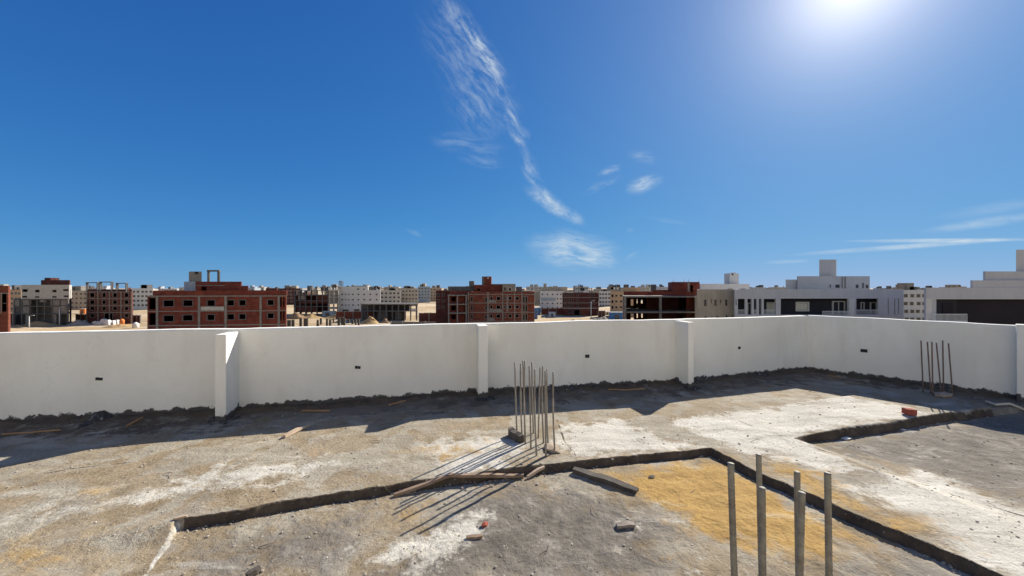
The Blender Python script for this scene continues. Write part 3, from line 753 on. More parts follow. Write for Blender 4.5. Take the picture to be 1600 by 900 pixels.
for py, h in ((462.6, 1.7), (486, 1.3), (508, 1.6)):
    b.box('floor_band', 239.6, 441.3, py - h / 2, py + h / 2, -.07, .0, 'concrete')
for px in (253.5, 313, 351.5, 403, 430):
    b.box('column', px - 1.7, px + 1.7, 462.6, 520, -.1, -.075, 'concrete')
b.box('facade_panel', 315.5, 349, 479, 485, -.14, -.105, 'concrete_pale')
b.shell(313, 379, 440, 7, 'brick', [(321, 329, 448, 454)], -.6, y0=4, pyb=456, name='roof_house', parapet=.1)
b.box('floor_band', 314, 355, 445.6, 446.6, 3.9, 3.98, 'concrete')
b.shell(379.5, 389, 446.5, 5, 'brick', (), -.6, y0=4.2, pyb=456, name='roof_house', parapet=.1)
b.box('plastered_wall', 303, 317, 440, 456, 5, 9, 'bluegrey', sk=-.9)
tw = b.box('water_tower', 308.5, 324, 424.5, 440, 6, 8, 'concrete', sk=-.9); b.box('opening', 314, 319, 424.9, 428.5, 5.97, 6.0, 'darkpaint', tw)
b.roof_frame(330, 347, 422, 440, 4.3, .36)
# --- grey rendered block far left
b = Bld('apartment_block', 'grey beige block with dark open lower storeys behind two lamp posts', 'building', 150, 21, 108, 0)
W = [(35, 43, 452, 456), (55, 61.5, 453, 456.5), (82, 88, 453, 456.5), (99, 107, 452, 454.5), (35, 42, 462.5, 465), (55, 61, 463, 465), (82, 88, 463, 465), (100, 107, 462, 464)]
b.shell(33.5, 108, 445, 13, 'concrete_pale', W, -1.1, pyb=467, floors=(460,), parapet=.4)
for w in W: b.window(w, 'concrete', wd=.15)
b.frame(21, 106, (467.5, 478, 490), 12, 8, 2, 'concrete_dark', -1.1, th=.3)
for x0, x1, y0, y1 in ((22, 30, 468, 478), (33, 48, 468, 477), (33, 47.5, 478.5, 489.5), (62, 72, 468, 472), (79, 105, 468, 477.5), (82, 105, 478.5, 489.5), (40, 46, 490.5, 506), (83, 88, 490.5, 506)):
    b.box('infill_wall', x0, x1, y0, y1, .15, .3, 'concrete')
b.box('back_wall', 24, 104, 467.6, 508, 3.2, 3.5, 'concrete_dark'); b.box('side_wall', 103.6, 105.8, 467.8, 508, .5, 4.4, 'concrete_dark', sk=-1.2)
b.shell(64, 108, 437.6, 6, 'brick_dark', (), -1.1, y0=3, pyb=446, name='roof_house', parapet=.1)
b.box('stair_tower', 69.5, 79, 434, 437.6, 4, 7, 'brick_dark')
# --- brick block with three open frames on its roof
b = Bld('brick_building', 'brown brick block with three open concrete frames standing on its roof, left', 'building', 158, 134, 206, 0)
W = []
for r, h in ((461, 6.5), (472, 6), (482, 5), (493, 5)):
    for c, w_ in ((144, 7), (162.5, 5.5), (179.5, 6), (197.5, 6)):
        if r == 493 and 150 < c < 190: continue
        W.append((c - w_ / 2, c + w_ / 2, r - h / 2, r + h / 2))
W.append((163, 176, 489.5, 501))
b.shell(134.5, 206, 455.5, 13, 'brick_brown', W, -.98, floors=(467, 477.5, 488), parapet=.1)
for w in W: b.window(w, 'concrete', wd=.16)
for py in (456, 466.6, 477.4, 488): b.box('floor_band', 134, 206.4, py - .55, py + .55, -.09, -.01, 'concrete')
for px in (135.5, 153, 171, 189, 205): b.box('column', px - .9, px + .9, 456, 510, -.13, -.1, 'concrete')
for a, c, t in ((134, 152, 441), (155, 174, 440), (181, 197, 442)): b.roof_frame(a, c, t, 456, 1.5, .9)
b.box('roof_parapet', 134.5, 200, 452, 455.6, 2.2, 2.5, 'brick_dark')
# --- edge of a block at the left border
b = Bld('brick_building', 'red brick block cut off by the left edge of the view', 'building', 110, -60, 12, 0)
b.shell(-60, 12.5, 446.5, 14, 'brick_orange', [(-20, -8, 460, 470), (2, 10, 459, 487)], -1.3, floors=(458, 474, 488), parapet=.3)
b.box('floor_band', -60.5, 12.9, 457.5, 459, -.08, -.01, 'concrete'); b.box('column', 1.0, 2.6, 459, 490, -.1, -.03, 'concrete')
# --- concrete skeleton left of the white block
b = Bld('concrete_skeleton', 'dark open concrete skeleton with red brick infill beside the white block', 'unfinished building', 205, 458, 529, 0)
b.frame(459, 513, (453.5, 461, 469.5, 478.5), 16, 7, 3, 'concrete_dark', -.5, th=.3)
b.frame(514, 529, (453, 464.5, 473, 482), 16, 3, 3, 'concrete_pale', -.5, th=.3)
for x0, x1, y0, y1, m_ in ((464, 494, 479, 488, 'brick_dark'), (466, 476, 462, 468, 'concrete'), (469, 510, 469.6, 474, 'brick_dark'), (496, 512, 461.5, 469, 'brick_dark')):
    b.box('infill_wall', x0, x1, y0, y1, .5, .75, m_)
b.box('back_wall', 462, 512, 461.5, 488, 9, 9.3, 'brick_dark')
for px, t in ((494.8, 447), (506, 449), (484, 448), (471, 449.5)): b.box('column_stub', px - .5, px + .5, t, 453.6, .3, .7, 'concrete_dark')
b.box('roof_wall', 480, 487, 446.5, 453.6, 4, 6, 'concrete_dark'); b.box('roof_wall', 501, 513, 449, 453.6, 5, 8, 'concrete_dark')
b.roof_frame(519, 529, 447.5, 453, 2, 4, 'concrete_dark'); b.roof_frame(529.5, 534, 439, 448.2, 6, 2, 'concrete_dark', .3)
# --- white block with small square windows
b = Bld('apartment_block', 'pale white block with rows of small square windows, left of centre', 'building', 210, 530, 595, 0)
rows = (460, 468.3, 476.6)
W = [(a - 1.3, a + 1.3, r - 1.1, r + 1.1) for r in rows for a in (534.5, 551.5, 560, 569, 578.5, 588.5) if not (r > 475 and a > 562)]
W += [(a - .9, a + .9, r - .9, r + .9) for r in rows for a in (540, 545)] + [(558, 561.5, 450.7, 452.8), (567.7, 569.7, 450.7, 452.8)] + [(535, 545, 483.5, 487.5), (553, 562, 483, 486.5)]
b.shell(529.5, 594.5, 453.2, 14, 'white', W, -.35, floors=(456, 464.5, 473, 481), parapet=.3)
b.shell(529.5, 575, 448, 9, 'white', [w for w in W if w[3] < 453], -.35, y0=.03, pyb=453.3, name='upper_storey', parapet=.3)
for w in W: b.window(w, 'greywhite', pane=True, wd=.12)
b.box('roof_house', 551, 574, 446.3, 448.2, 3, 7, 'concrete_pale'); b.box('roof_house', 577, 588, 451.3, 453.5, 5, 8, 'concrete_dark')
# --- low two storey skeleton before it
b = Bld('concrete_skeleton', 'low two storey open concrete skeleton with many columns, left of centre', 'unfinished building', 168, 563, 653, 0)
b.frame(564, 652, (475, 485.3), 17, 10, 4, 'concrete_dark', -.28, th=.4)
b.box('back_wall', 566, 640, 475.6, 484.6, 10, 10.3, 'concrete_dark'); b.box('back_wall', 566, 634, 486.2, 505, 8, 8.3, 'concrete_dark'); b.box('infill_wall', 590, 606, 487, 505, 2, 2.2, 'concrete_dark'); b.box('infill_wall', 617, 627, 487, 505, 3, 3.2, 'concrete_dark')
b.box('roof_edge', 563, 654, 474.2, 475.3, -.3, -.14, 'concrete_pale'); b.box('infill_wall', 572, 585, 486, 494, 3, 3.2, 'brick_brown')
# --- beige row behind
for (p0, p1, yt, d, mt, lb, ww) in ((594, 626, 453.5, 290, 'concrete_pale', 'grey unfinished far block just right of the white block', 5), (617, 653, 450.5, 310, 'beige', 'beige far block with dotted windows behind the low skeleton', 7),
                        (653, 672, 447.5, 390, 'bluegrey', 'blue grey far block left of the middle brick building', 4), (16, 33, 452.5, 230, 'tan', 'tan far block squeezed between the two left edge blocks', 3),
                        (103, 136, 454, 260, 'beige', 'beige far block showing between grey block and brown brick block', 5), (206, 239, 450.5, 260, 'white', 'white far block left of the long red block', 5),
                        (936, 954, 455, 300, 'greywhite', 'grey far block right of the middle brick frame block', 4), (1411, 1449, 453, 150, 'greywhite', 'grey white block in the gap between the two white villas', 4),
                        (440, 470, 450.5, 330, 'brick_dark', 'dusky far block just right of the long red block', 5), (672, 690, 449.5, 420, 'tan', 'tan far block at the left shoulder of the middle brick building', 4)):
    b = Bld('apartment_block', lb, 'building', d, p0, p1)
    st = 3.15 * F / d; n = int(4.2); W = []
    for k in range(4):
        yy = yt + st * (k + .75)
        for i in range(ww):
            xx = p0 + (p1 - p0) * (i + .5 + b.rnd.uniform(-.08, .08)) / ww; W.append((xx - .8 * F / d, xx + .8 * F / d, yy - .65 * F / d, yy + .65 * F / d))
    b.shell(p0, p1, yt, 13, mt, W, -((800 - (p0 + p1) / 2) / F) * 1.0, floors=[yt + st * (k + .25) for k in range(1, 5)], parapet=.3)
    for w in W: b.window(w, 'concrete_pale', pane=True, wd=.15)
    for i in range(2):
        xa = p0 + (p1 - p0) * b.rnd.uniform(.1, .6); b.box('roof_house', xa, xa + (p1 - p0) * .28, yt - b.rnd.uniform(1.2, 3.2) * F / d, yt + .5, 3, 7, b.rnd.choice(['beige', 'concrete', 'concrete_dark']))
# --- middle brick building
b = Bld('brick_building', 'tall red brick building with grey pillars and a roof tower in the middle', 'building', 124, 681, 835, 0)
fl = (460, 473.5, 488, 502)
W = []
for r in (466, 479.5, 493.5):
    W += [(736, 738.5, r - 2.5, r + 5), (758, 760.5, r - 1, r + 4.5), (766, 769.5, r - 2, r + 2.5), (776, 781.5, r - 2.2, r + 3), (788, 790, r - 2, r + 2.5), (795, 799, r - 2.2, r + 2.5), (806, 810.5, r - 2, r + 2.5), (817.5, 819.8, r - 3, r + 7), (821, 823.5, r - 3, r + 7)]
b.shell(731, 835, 455.5, 15, 'brick_orange', W, .0, floors=fl, parapet=.7)
for w in W: b.window(w, 'concrete', wd=.14)
for px, wd in ((762.5, 1.2), (785.5, .9), (804, .8), (815.5, .8), (731.7, .9)): b.box('column', px - wd, px + wd, 456.5, 506, -.14, -.1, 'concrete')
for py in (460, 473.5, 488, 502): b.box('floor_band', 731, 835.4, py - .6, py + .6, -.095, -.01, 'concrete')
for (x0, x1, y0, y1) in ((764, 775, 469, 472.8), (764, 784, 483, 487.3), (764, 773, 497, 501.5), (791.5, 794, 461, 487)): b.box('cement_render', x0, x1, y0, y1, -.06, -.005, 'concrete')
b.shell(785, 805.5, 443.5, 9, 'concrete', [(795, 799, 450, 454.5), (788, 790, 449, 454)], 0, y0=-.03, pyb=455.5, name='upper_storey', parapet=.2)
b.window((795, 799, 450, 454.5), 'concrete_pale', wd=.14, y0=-.03)
b.shell(741, 784.8, 445, 9, 'brick', [(746, 750, 451, 454)], 0, y0=2, pyb=456, name='upper_storey', parapet=.2)
b.box('roof_house', 767, 785, 443.8, 450, 2.5, 7, 'concrete_dark')
t_ = b.box('stair_tower', 753, 767.5, 432, 446, 3, 6.5, 'brick'); b.box('opening', 761.5, 763.5, 433.4, 435.6, 2.96, 3.0, 'white', t_); b.box('tower_face', 753, 757, 432.6, 445, 2.94, 3.0, 'concrete_dark', t_)
b.box('chimney', 733, 740.5, 439, 448, 3, 5, 'concrete_dark')
b.box('roof_house', 700, 741, 447.5, 455, 4, 8, 'concrete_dark'); b.box('roof_wall', 806, 815.6, 448, 455.5, 4, 4.4, 'concrete_dark')
b.frame(701, 730, (460.5, 474.5, 488), 9, 3, 2, 'concrete', 0, th=.35, y0=-1.2)
Wb = [(705, 712, r, r + 7) for r in (464, 478, 492)] + [(726, 730.2, r - 1, r + 9) for r in (464, 478, 492)]
b.shell(702, 731, 454.6, 12, 'brick', Wb, 0, y0=1.5, parapet=.7, name='balcony_wall', floors=fl)
Wl = [(a - 1.5, a + 1.5, r - 1.5, r + 1.5) for r in (461, 470, 479.5) for a in (684.5, 692.5)]
b.shell(681, 702, 454, 9, 'brick_dark', Wl, -.1, y0=6, parapet=.6, name='side_wing', floors=fl)
for w in Wl: b.window(w, 'concrete', wd=.16, y0=6)
# --- blocks right of it
b = Bld('apartment_block', 'grey white block with beige upper storeys and a chimney, right of the middle brick building', 'building', 245, 844, 886, 0)
W = [(a - 1.1, a + 1.1, r - 1, r + 1) for r in (460, 467, 474, 481) for a in (847.5, 855.5, 863.5, 871, 876.5)]
b.shell(844, 880.5, 455, 14, 'white', W, .05, floors=(457, 464, 471, 478), parapet=.3)
for w in W: b.window(w, 'greywhite', pane=True, wd=.14)
for py in (455.3, 478.8): b.box('floor_band', 843.8, 868, py - .35, py + .35, -.1, -.03, 'railing')
b.box('grey_render', 845, 868, 465, 470, -.06, -.01, 'bluegrey')
b.shell(847, 886.5, 448.3, 9, 'beige', (), .05, y0=5, pyb=456, name='upper_storey', parapet=.3); b.box('chimney', 849.5, 854, 443, 449, 6, 8, 'beige')
b.box('side_wing', 836, 844, 455.5, 478, 7, 14, 'beige')
b = Bld('brick_building', 'dusky red brick block with a spindly concrete frame on its roof, right of centre', 'building', 206, 880, 935, 0)
W = [(a - 1.1, a + 1.1, r - 1.6, r + 1.8) for r in (460.5, 469, 477) for a in (883.5, 889, 894.5, 902.5, 922, 927.5)]
W += [(889, 892, 484, 489), (897, 906, 484, 493), (921, 924, 484, 487)]
b.shell(880, 935.5, 457.8, 14, 'brick_dark', W, .1, floors=(465, 473, 481.5), parapet=.2)
for w in W: b.window(w, 'concrete', wd=.14)
for py in (464.8, 473.3, 481.5): b.box('floor_band', 879.8, 935.8, py - .5, py + .5, -.09, -.01, 'concrete_pale' if py > 480 else 'concrete')
b.box('lower_wall', 907, 920, 482.2, 495, -.3, -.1, 'brick_orange')
b.roof_frame(898, 911, 446.5, 458, 2, 4, 'concrete_dark', .3); b.roof_frame(903.5, 925, 450, 458, 4, 5, 'concrete_dark', .3)
for px in (904, 906.5, 884, 930): b.box('column_stub', px - .4, px + .4, 443.5 if px > 900 and px < 910 else 455.5, 458, 3, 3.3, 'concrete_dark')
b = Bld('apartment_block', 'tan block with square windows beside the dark open brick building', 'building', 195, 953, 995, 0)
W = [(a - 1.5, a + 1.5, r - 1.3, r + 1.5) for r in (462, 471, 480) for a in (963, 970.5)] + [(955.5, 958.5, r - 2, r + 2.5) for r in (462, 471, 480)]
b.shell(953.5, 995, 455.5, 13, 'tan', W, .3, floors=(458, 467, 476), parapet=.3)
for w in W: b.window(w, 'beige', wd=.14)
b.shell(973, 1000, 449, 9, 'tan', (), .3, y0=4, pyb=456, name='upper_storey', parapet=.3); b.box('chimney', 976, 982.5, 444.5, 450, 6, 8, 'concrete_dark')
# --- dark open-fronted brick building
b = Bld('brick_building', 'dark brick building with two wide open storeys left of the beige house', 'unfinished building', 74, 975, 1090, 0)
b.frame(975.5, 1089.5, (462.5, 486.8), 13, 3, 2, 'concrete', .28, th=.28, over=.1)
holes = [(985, 989.5, 467.5, 477.5), (994, 996, 467.5, 474), (1001, 1004, 467.5, 474), (985, 990, 490, 500), (994, 996.5, 490, 496.5), (1001.5, 1004, 490, 496.5), (1014, 1018, 489.5, 498.5), (1029, 1031.5, 490, 498)]
b_holes = []
for a, c, t, q in holes:                    # openings of the back wall, seen through the open front
    kx = (b.d + 12.75) / b.d
    X0 = ((a - 800) * kx - 0) ; b_holes.append((800 + (a - 800) * kx - .28 * 12.75 / b.d * F, 800 + (c - 800) * kx - .28 * 12.75 / b.d * F, 450 + (t - 450) * kx, 450 + (q - 450) * kx))
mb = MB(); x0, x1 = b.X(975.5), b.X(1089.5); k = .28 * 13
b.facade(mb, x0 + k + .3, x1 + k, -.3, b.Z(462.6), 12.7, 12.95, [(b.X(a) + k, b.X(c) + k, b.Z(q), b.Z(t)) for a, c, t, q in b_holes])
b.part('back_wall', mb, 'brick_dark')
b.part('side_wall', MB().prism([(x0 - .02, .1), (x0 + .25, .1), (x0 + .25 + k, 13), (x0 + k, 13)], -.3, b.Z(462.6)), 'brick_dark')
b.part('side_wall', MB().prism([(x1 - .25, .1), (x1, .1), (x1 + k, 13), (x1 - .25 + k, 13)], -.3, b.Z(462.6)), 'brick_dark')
b.box('infill_wall', 1073, 1088, 463.6, 486, 2.5, 2.75, 'brick'); b.box('infill_wall', 1072, 1088, 488, 505, 2.5, 2.75, 'brick'); b.box('partition', 1030.5, 1033.5, 463, 486, .2, .4, 'concrete')
b.box('partition', 1010, 1060, 463.6, 505, 8, 8.25, 'brick_dark')
b.box('roof_parapet', 975, 1080, 455.5, 461.5, .1, .35, 'brick'); b.box('roof_parapet', 1020, 1051, 453, 455.6, 5, 5.3, 'brick')
b.shell(1051, 1093, 440.5, 8, 'brick', [(1078.5, 1083, 445.5, 457)], .3, y0=2.5, pyb=462, name='roof_house', parapet=.15)
b.box('column', 1074.5, 1077.5, 441.5, 460, 2.42, 2.5, 'concrete')
for px in (1052, 1069, 1076, 1092): b.box('rebar_tuft', px - .25, px + .25, 436.5, 440.6, 3, 3.08, 'steel_post')
b.roof_frame(1019.5, 1025, 444.5, 455, 7, 1, 'concrete_dark', .3); b.box('water_tank', 1020, 1024.5, 448, 453, 7.1, 7.8, 'concrete_dark')
# sand bags heaped on the floor edge
# --- white villa with long balcony
b = Bld('white_villa', 'grey white villa with dark recessed balcony bays and a square roof tower, right', 'building', 58, 1150, 1412, 0)
recs = [(1153, 1164.5, 467, 491), (1168, 1174.5, 467, 491.5), (1178, 1182.5, 467, 491.5), (1186, 1190, 467, 491.5), (1193.5, 1212, 467, 491.5), (1220, 1325.5, 466.5, 491.8), (1338, 1372.5, 466.5, 491.5), (1149.3, 1151, 468, 477)]
slits = [(a - .8, a + .8, 466.5, 491) for a in (1388, 1398, 1404)]
b.shell(1148.5, 1412, 452.2, 12, 'greywhite', recs + slits, .62, floors=(492.6,), parapet=1.0)
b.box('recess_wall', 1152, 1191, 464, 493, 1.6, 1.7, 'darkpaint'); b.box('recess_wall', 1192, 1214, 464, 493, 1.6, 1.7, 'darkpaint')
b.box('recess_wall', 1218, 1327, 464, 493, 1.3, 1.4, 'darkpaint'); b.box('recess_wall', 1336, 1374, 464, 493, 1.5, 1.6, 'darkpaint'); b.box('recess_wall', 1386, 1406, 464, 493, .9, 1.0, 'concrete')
b.box('cornice', 1217, 1328, 464.9, 466.2, -.06, -.01, 'white')
b.window((1245, 1263, 473, 485), 'white', True, .16, 1.18, 1, 'paleglass')
b.window((1302, 1319.5, 471.5, 493), 'white', True, .14, 1.18, 1, name='balcony_door'); b.window((1199, 1212, 473.5, 492), 'white', True, .14, 1.5, 1, 'paleglass', name='balcony_door')
b.window((1169, 1174, 474, 491), 'white', True, .1, 1.5, 0, 'glass', name='balcony_door'); b.window((1361, 1369, 473, 492), 'greywhite', True, .12, 1.38, 0, name='balcony_door'); b.window((1346, 1350, 473, 484), 'greywhite', True, .1, 1.38, 0)
def railing(b, p0, p1, yt, yb, y, n, mat='railing'):
    mb = MB(); x0, x1, zt, zb = b.X(p0, y), b.X(p1, y), b.Z(yt, y), b.Z(yb, y)
    mb.box(x0, x1, y - .03, y + .03, zt - .06, zt); mb.box(x0, x1, y - .02, y + .02, zb, zb + .04)
    for i in range(n + 1):
        x = x0 + (x1 - x0) * i / n; mb.box(x - .018, x + .018, y - .015, y + .015, zb + .04, zt - .06)
    b.part('railing', mb, mat)
railing(b, 1285, 1326, 486, 496, -.5, 26); railing(b, 1338, 1373, 484, 492, .1, 20); railing(b, 1153, 1164, 484, 491.5, .1, 7); railing(b, 1178, 1183, 484, 491.5, .1, 4); railing(b, 1194, 1212, 484, 491.5, .1, 10)
b.box('balcony', 1284, 1327, 496, 498.5, -.6, .0, 'white')
b.box('pilaster', 1212.5, 1219.5, 466, 505, -.12, -.01, 'greywhite'); b.box('pilaster', 1327, 1335, 466.3, 505, -.12, -.01, 'white')
b.box('floor_band', 1150, 1412, 492.3, 494.3, -.1, -.015, 'greywhite')
Wp = [(1296, 1298.5, 444.5, 449.5), (1305, 1312.5, 444.5, 450), (1337, 1341.5, 444.5, 450.2), (1347, 1350, 442, 450.5), (1352.5, 1357, 445, 450.5)]
b.shell(1247, 1359, 431.5, 7, 'greywhite', Wp, .8, y0=4, pyb=454, name='roof_house', parapet=.2)
for w in Wp: b.window(w, 'greywhite', True, .1, 4)
b.box('roof_house', 1227.5, 1246.8, 436.8, 454, 4.5, 8, 'greywhite', sk=.75)
b.box('stair_tower', 1280, 1306.5, 405.5, 433, 5, 7.6, 'greywhite', sk=.9)
for px in (1316.5, 1321): b.box('drain_pipe', px - .5, px + .5, 432.5, 450, 3.9, 3.98, 'concrete')
# --- beige flank of the next house
b = Bld('beige_house', 'beige rendered house with small dark windows left of the white villa', 'building', 60, 1090, 1149, 0)
W = [(1100, 1104, 468, 478.5), (1111, 1112.5, 467.5, 474), (1116, 1119.7, 468, 478), (1125, 1126.7, 468, 474), (1133, 1136.7, 468, 478), (1100.5, 1104.5, 494, 504), (1111, 1113, 494, 504), (1119, 1122.5, 493.5, 504), (1133.5, 1137, 492.5, 504), (1143.5, 1145.3, 492, 504)]
b.shell(1090, 1148, 452.6, 12, 'beige', W, .5, floors=(490,), parapet=1.0)
for w in W: b.window(w, 'beige', True, .1)
b = Bld('white_villa', 'pale villa with a square chimney tower showing above the beige house', 'building', 85, 1094, 1171, 0)
b.shell(1094, 1171, 443.5, 10, 'white', [(1137, 1145, 451, 454), (1157, 1165, 451, 454)], .45, parapet=.3)
t_ = b.box('chimney_tower', 1140, 1154.5, 427, 445, 1, 3.2, 'white'); b.box('opening', 1143.5, 1146, 427.6, 430, .96, 1.0, 'darkpaint', t_)
b.box('chimney_cap', 1145, 1150, 425.8, 427, 1.4, 2.6, 'white', t_)
# --- villa at the right border
b = Bld('white_villa', 'stepped grey white villa with a long dark plum ground wall at the right edge', 'building', 45, 1447, 1720, 0)
b.shell(1447, 1720, 449.5, 14, 'greywhite', [(1463, 1715, 467.5, 520)], 1.2, parapet=1.0)
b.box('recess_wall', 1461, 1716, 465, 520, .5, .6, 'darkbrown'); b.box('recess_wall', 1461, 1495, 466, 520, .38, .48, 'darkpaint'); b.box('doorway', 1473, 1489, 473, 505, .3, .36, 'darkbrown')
b.shell(1520, 1720, 438, 9, 'greywhite', (), 1.3, y0=.1, pyb=450, name='upper_storey', parapet=.2)
b.shell(1540, 1740, 424, 7, 'greywhite', (), 1.35, y0=.5, pyb=438.5, name='upper_storey', parapet=.2)
b.box('stair_tower', 1587.5, 1660, 390, 425, 1.2, 3.5, 'greywhite', sk=1.5); b.box('cornice', 1446.6, 1720, 466, 467.4, -.06, -.01, 'white')
b.box('pilaster', 1447, 1456, 467, 520, -.08, -.01, 'white')
railing(b, 1457, 1511, 490.5, 501.5, -.45, 30); b.box('balcony', 1456, 1512, 501.5, 504, -.55, -.0, 'white')

# ------------------------------------------------------------------ far skyline: hazy blocks one cannot tell apart
rnd = random.Random(5)
def far_block(px, w, d, top, mt):
    b = Bld('distant_block', 'flat roofed apartment block far off along the skyline', 'building', d, px, px + w, 0, 'apartment blocks on the far skyline')
    b.root.location.z = G + 3
    mb = MB(); x0, x1 = b.X(px), b.X(px + w); zt = b.Z(top) - 3; s = F / d; D = 12
    op = []
    n = max(2, int((x1 - x0) / 4.2)); zz = zt - 2.3
    while zz > 1:
        for i in range(n):
            c = x0 + (x1 - x0) * (i + .5) / n; op.append((c - .85, c + .85, zz - .7, zz + .7))
        zz -= 3.2
    b.facade(mb, x0, x1, -4, zt, 0, .4, op); mb.box(x0, x1, 1.2, D, -4, zt - .02); mb.box(x0 + .1, x0 + .4, .4, 1.2, -4, zt - .1); mb.box(x1 - .4, x1 - .1, .4, 1.2, -4, zt - .1); mb.box(x0 + .4, x1 - .4, .4, 1.2, zt - .7, zt - .3)
    b.part('wall', mb, mt)
    rm = rnd.choice(['concrete', 'beige', 'concrete_dark', mt])
    for k in range(rnd.choice([1, 2, 2, 3])):
        a = rnd.uniform(x0, x1 - 4); b.part('roof_house', MB().box(a, a + rnd.uniform(2.5, 5), 3, 8, zt - .2, zt + rnd.uniform(1.5, 4)), rm)
    for k in range(rnd.choice([0, 1, 1, 2])):
        a = rnd.uniform(x0 + 1, x1 - 1); b.part('water_tank', MB().tube([(a, 2, zt - .1), (a, 2, zt + 1.6), (a, 2, zt + 1.9)], [.7, .7, .3], 8), rnd.choice(['sack', 'concrete_dark', 'bluegrey']))
    if rnd.random() < .6:
        a = rnd.uniform(x0 + 1, x1 - 1); b.part('antenna', MB().tube([(a, 4, zt - .1), (a, 4, zt + rnd.uniform(3, 5))], .09, 5), 'concrete_dark')
mats = ['beige', 'greywhite', 'beige', 'concrete', 'beige', 'brick_brown', 'concrete_pale', 'bluegrey', 'concrete']
x = -30
while x < 1660:
    d = rnd.uniform(430, 800); w = rnd.uniform(9, 19) * 500 / d * 1.4
    far_block(x, w, d, rnd.uniform(447.5, 454.5), rnd.choice(mats)); x += w * rnd.uniform(.7, 1.35)
x = 440
while x < 1010:
    d = rnd.uniform(330, 430); w = rnd.uniform(14, 24)
    if rnd.random() < .55: far_block(x, w, d, rnd.uniform(452, 457), rnd.choice(mats))
    x += w * 1.2

# ------------------------------------------------------------------ street-level things
def heap(px, py, w, h, mat, label, seed, d=None):
    d = d or F * (EYE - G) / (py - 450); x = (px - 800) / F * d
    rn = 26; mb = MB()
    for j in range(rn + 1):
        for i in range(rn + 1):
            u = i / rn * 2 - 1; v = j / rn * 2 - 1; r = math.hypot(u, v)
            nz = float(fbm(np.array([u * 2 + seed]), np.array([v * 2]), 1.2, 4, seed)[0])
            zz = h * .85 * max(0, 1 - r ** 1.1) * (.2 + 1.6 * nz) if r < 1 else -.6
            mb.v.append((u * w / 2, v * w / 3, zz - .3))
    for j in range(rn):
        for i in range(rn):
            a = j * (rn + 1) + i; mb.f.append([a, a + 1, a + rn + 2, a + rn + 1])
    o = mb.build('sand_heap', M[mat], None, True); o.location = (x, d, G)
    tag(o, label, 'heap')
heap(124, 507.5, 10, 2.6, 'gravel', 'grey gravel heap before the brown brick block', 3)
heap(62, 509, 17, 2.0, 'sand', 'long low sand bank before the grey block at far left', 4)
heap(30, 511, 9, 1.4, 'sand', 'small sand bank before the grey block at far left edge', 14)
heap(188, 509, 12, 1.2, 'sand', 'flat sand spread before the white sacks', 5)
heap(578, 505, 9, 3.2, 'sand', 'yellow sand heap before the low concrete skeleton', 6)
heap(604, 504.5, 8, 2.2, 'soil', 'brown spoil heap right of the yellow sand heap', 7)
heap(463, 498, 11, 3.6, 'soil', 'brown pointed spoil heap among the foundation stubs', 8)
heap(485, 496, 12, 2.4, 'sand', 'sandy spoil bank behind the foundation stubs', 9)
heap(524, 497, 12, 2.0, 'sand', 'sandy bank before the brick yard wall', 10)
heap(940, 500.5, 12, 2.2, 'gravel', 'dark gravel heap beyond the parapet, right of centre', 11)
heap(895, 502, 5, 1.2, 'soil', 'tiny spoil heap beyond the parapet, right of the middle brick building', 12)
def lamp(px, pyt, pyb, label):
    d = F * (EYE - G) / (pyb - 450); x = (px - 800) / F * d; h = (pyb - pyt) / F * d
    t = thing('street_lamp', label, 'street lamp', (x, d, G - .3), 0, 'street lamps')
    MB().tube([(0, 0, 0), (0, 0, h)], [.2, .13], 8).build('pole', M['steel_post'], t, True)
    MB().tube([(0, 0, h - .1), (.5, 0, h + .25), (1.3, 0, h + .35)], .08, 6).build('arm', M['steel_post'], t, True)
    MB().box(1.2, 1.9, -.15, .15, h + .27, h + .42).build('lamp_head', M['steel_post'], t)
lamp(45.5, 493, 512, 'short pale lamp post before the left end of the grey block'); lamp(93, 479.5, 508.5, 'tall pale lamp post before the right end of the grey block'); lamp(923.5, 470, 497, 'pale lamp post before the dusky brick block right of centre')
def yard_wall(px0, px1, pyt, pyb, mat, label, d=None, name='yard_wall'):
    d = d or F * (EYE - G) / (pyb - 450); x0 = (px0 - 800) / F * d; x1 = (px1 - 800) / F * d
    h = (EYE - G) - (pyt - 450) / F * d
    t = thing(name, label, 'wall', ((x0 + x1) / 2, d, G))
    L = x1 - x0; n = max(2, int(L / 4)); MB().box(-L / 2, L / 2, 0, .25, -.8, h).build('wall_panel', M[mat], t)
    MB().box(-L / 2 - .05, L / 2 + .05, -.05, .3, h, h + .12).build('coping', M['concrete'], t)
    for i in range(n + 1):
        x = -L / 2 + L * i / n; MB().box(x - .2, x + .2, -.1, .35, -.8, h + .25).build('pier', M['concrete' if mat != 'concrete' else 'concrete_pale'], t)
yard_wall(525, 565, 487, 498, 'brick_orange', 'orange red brick yard wall before the white block')
yard_wall(655, 701, 489.5, 505, 'brick_dark', 'dark brick yard wall at the left foot of the middle brick building')
yard_wall(611, 700, 503.2, 508, 'concrete', 'low grey concrete wall before the low skeleton')
yard_wall(119, 134, 491.5, 504, 'brick_orange', 'short brick yard wall left of the brown brick block')
yard_wall(-20, 20, 490, 508, 'brick_dark', 'dark yard wall at the far left edge')
yard_wall(846, 881, 482, 491, 'brick_orange', 'brick yard wall before the grey white block')
yard_wall(208, 219, 493, 504, 'brick_dark', 'short dark brick wall right of the brown brick block')
yard_wall(935, 945, 486, 495, 'brick_orange', 'short orange brick wall right of the dusky brick block')
yard_wall(664, 682, 489, 497, 'brick_dark', 'dark brick yard wall in the sand left of the middle brick building', d=190)
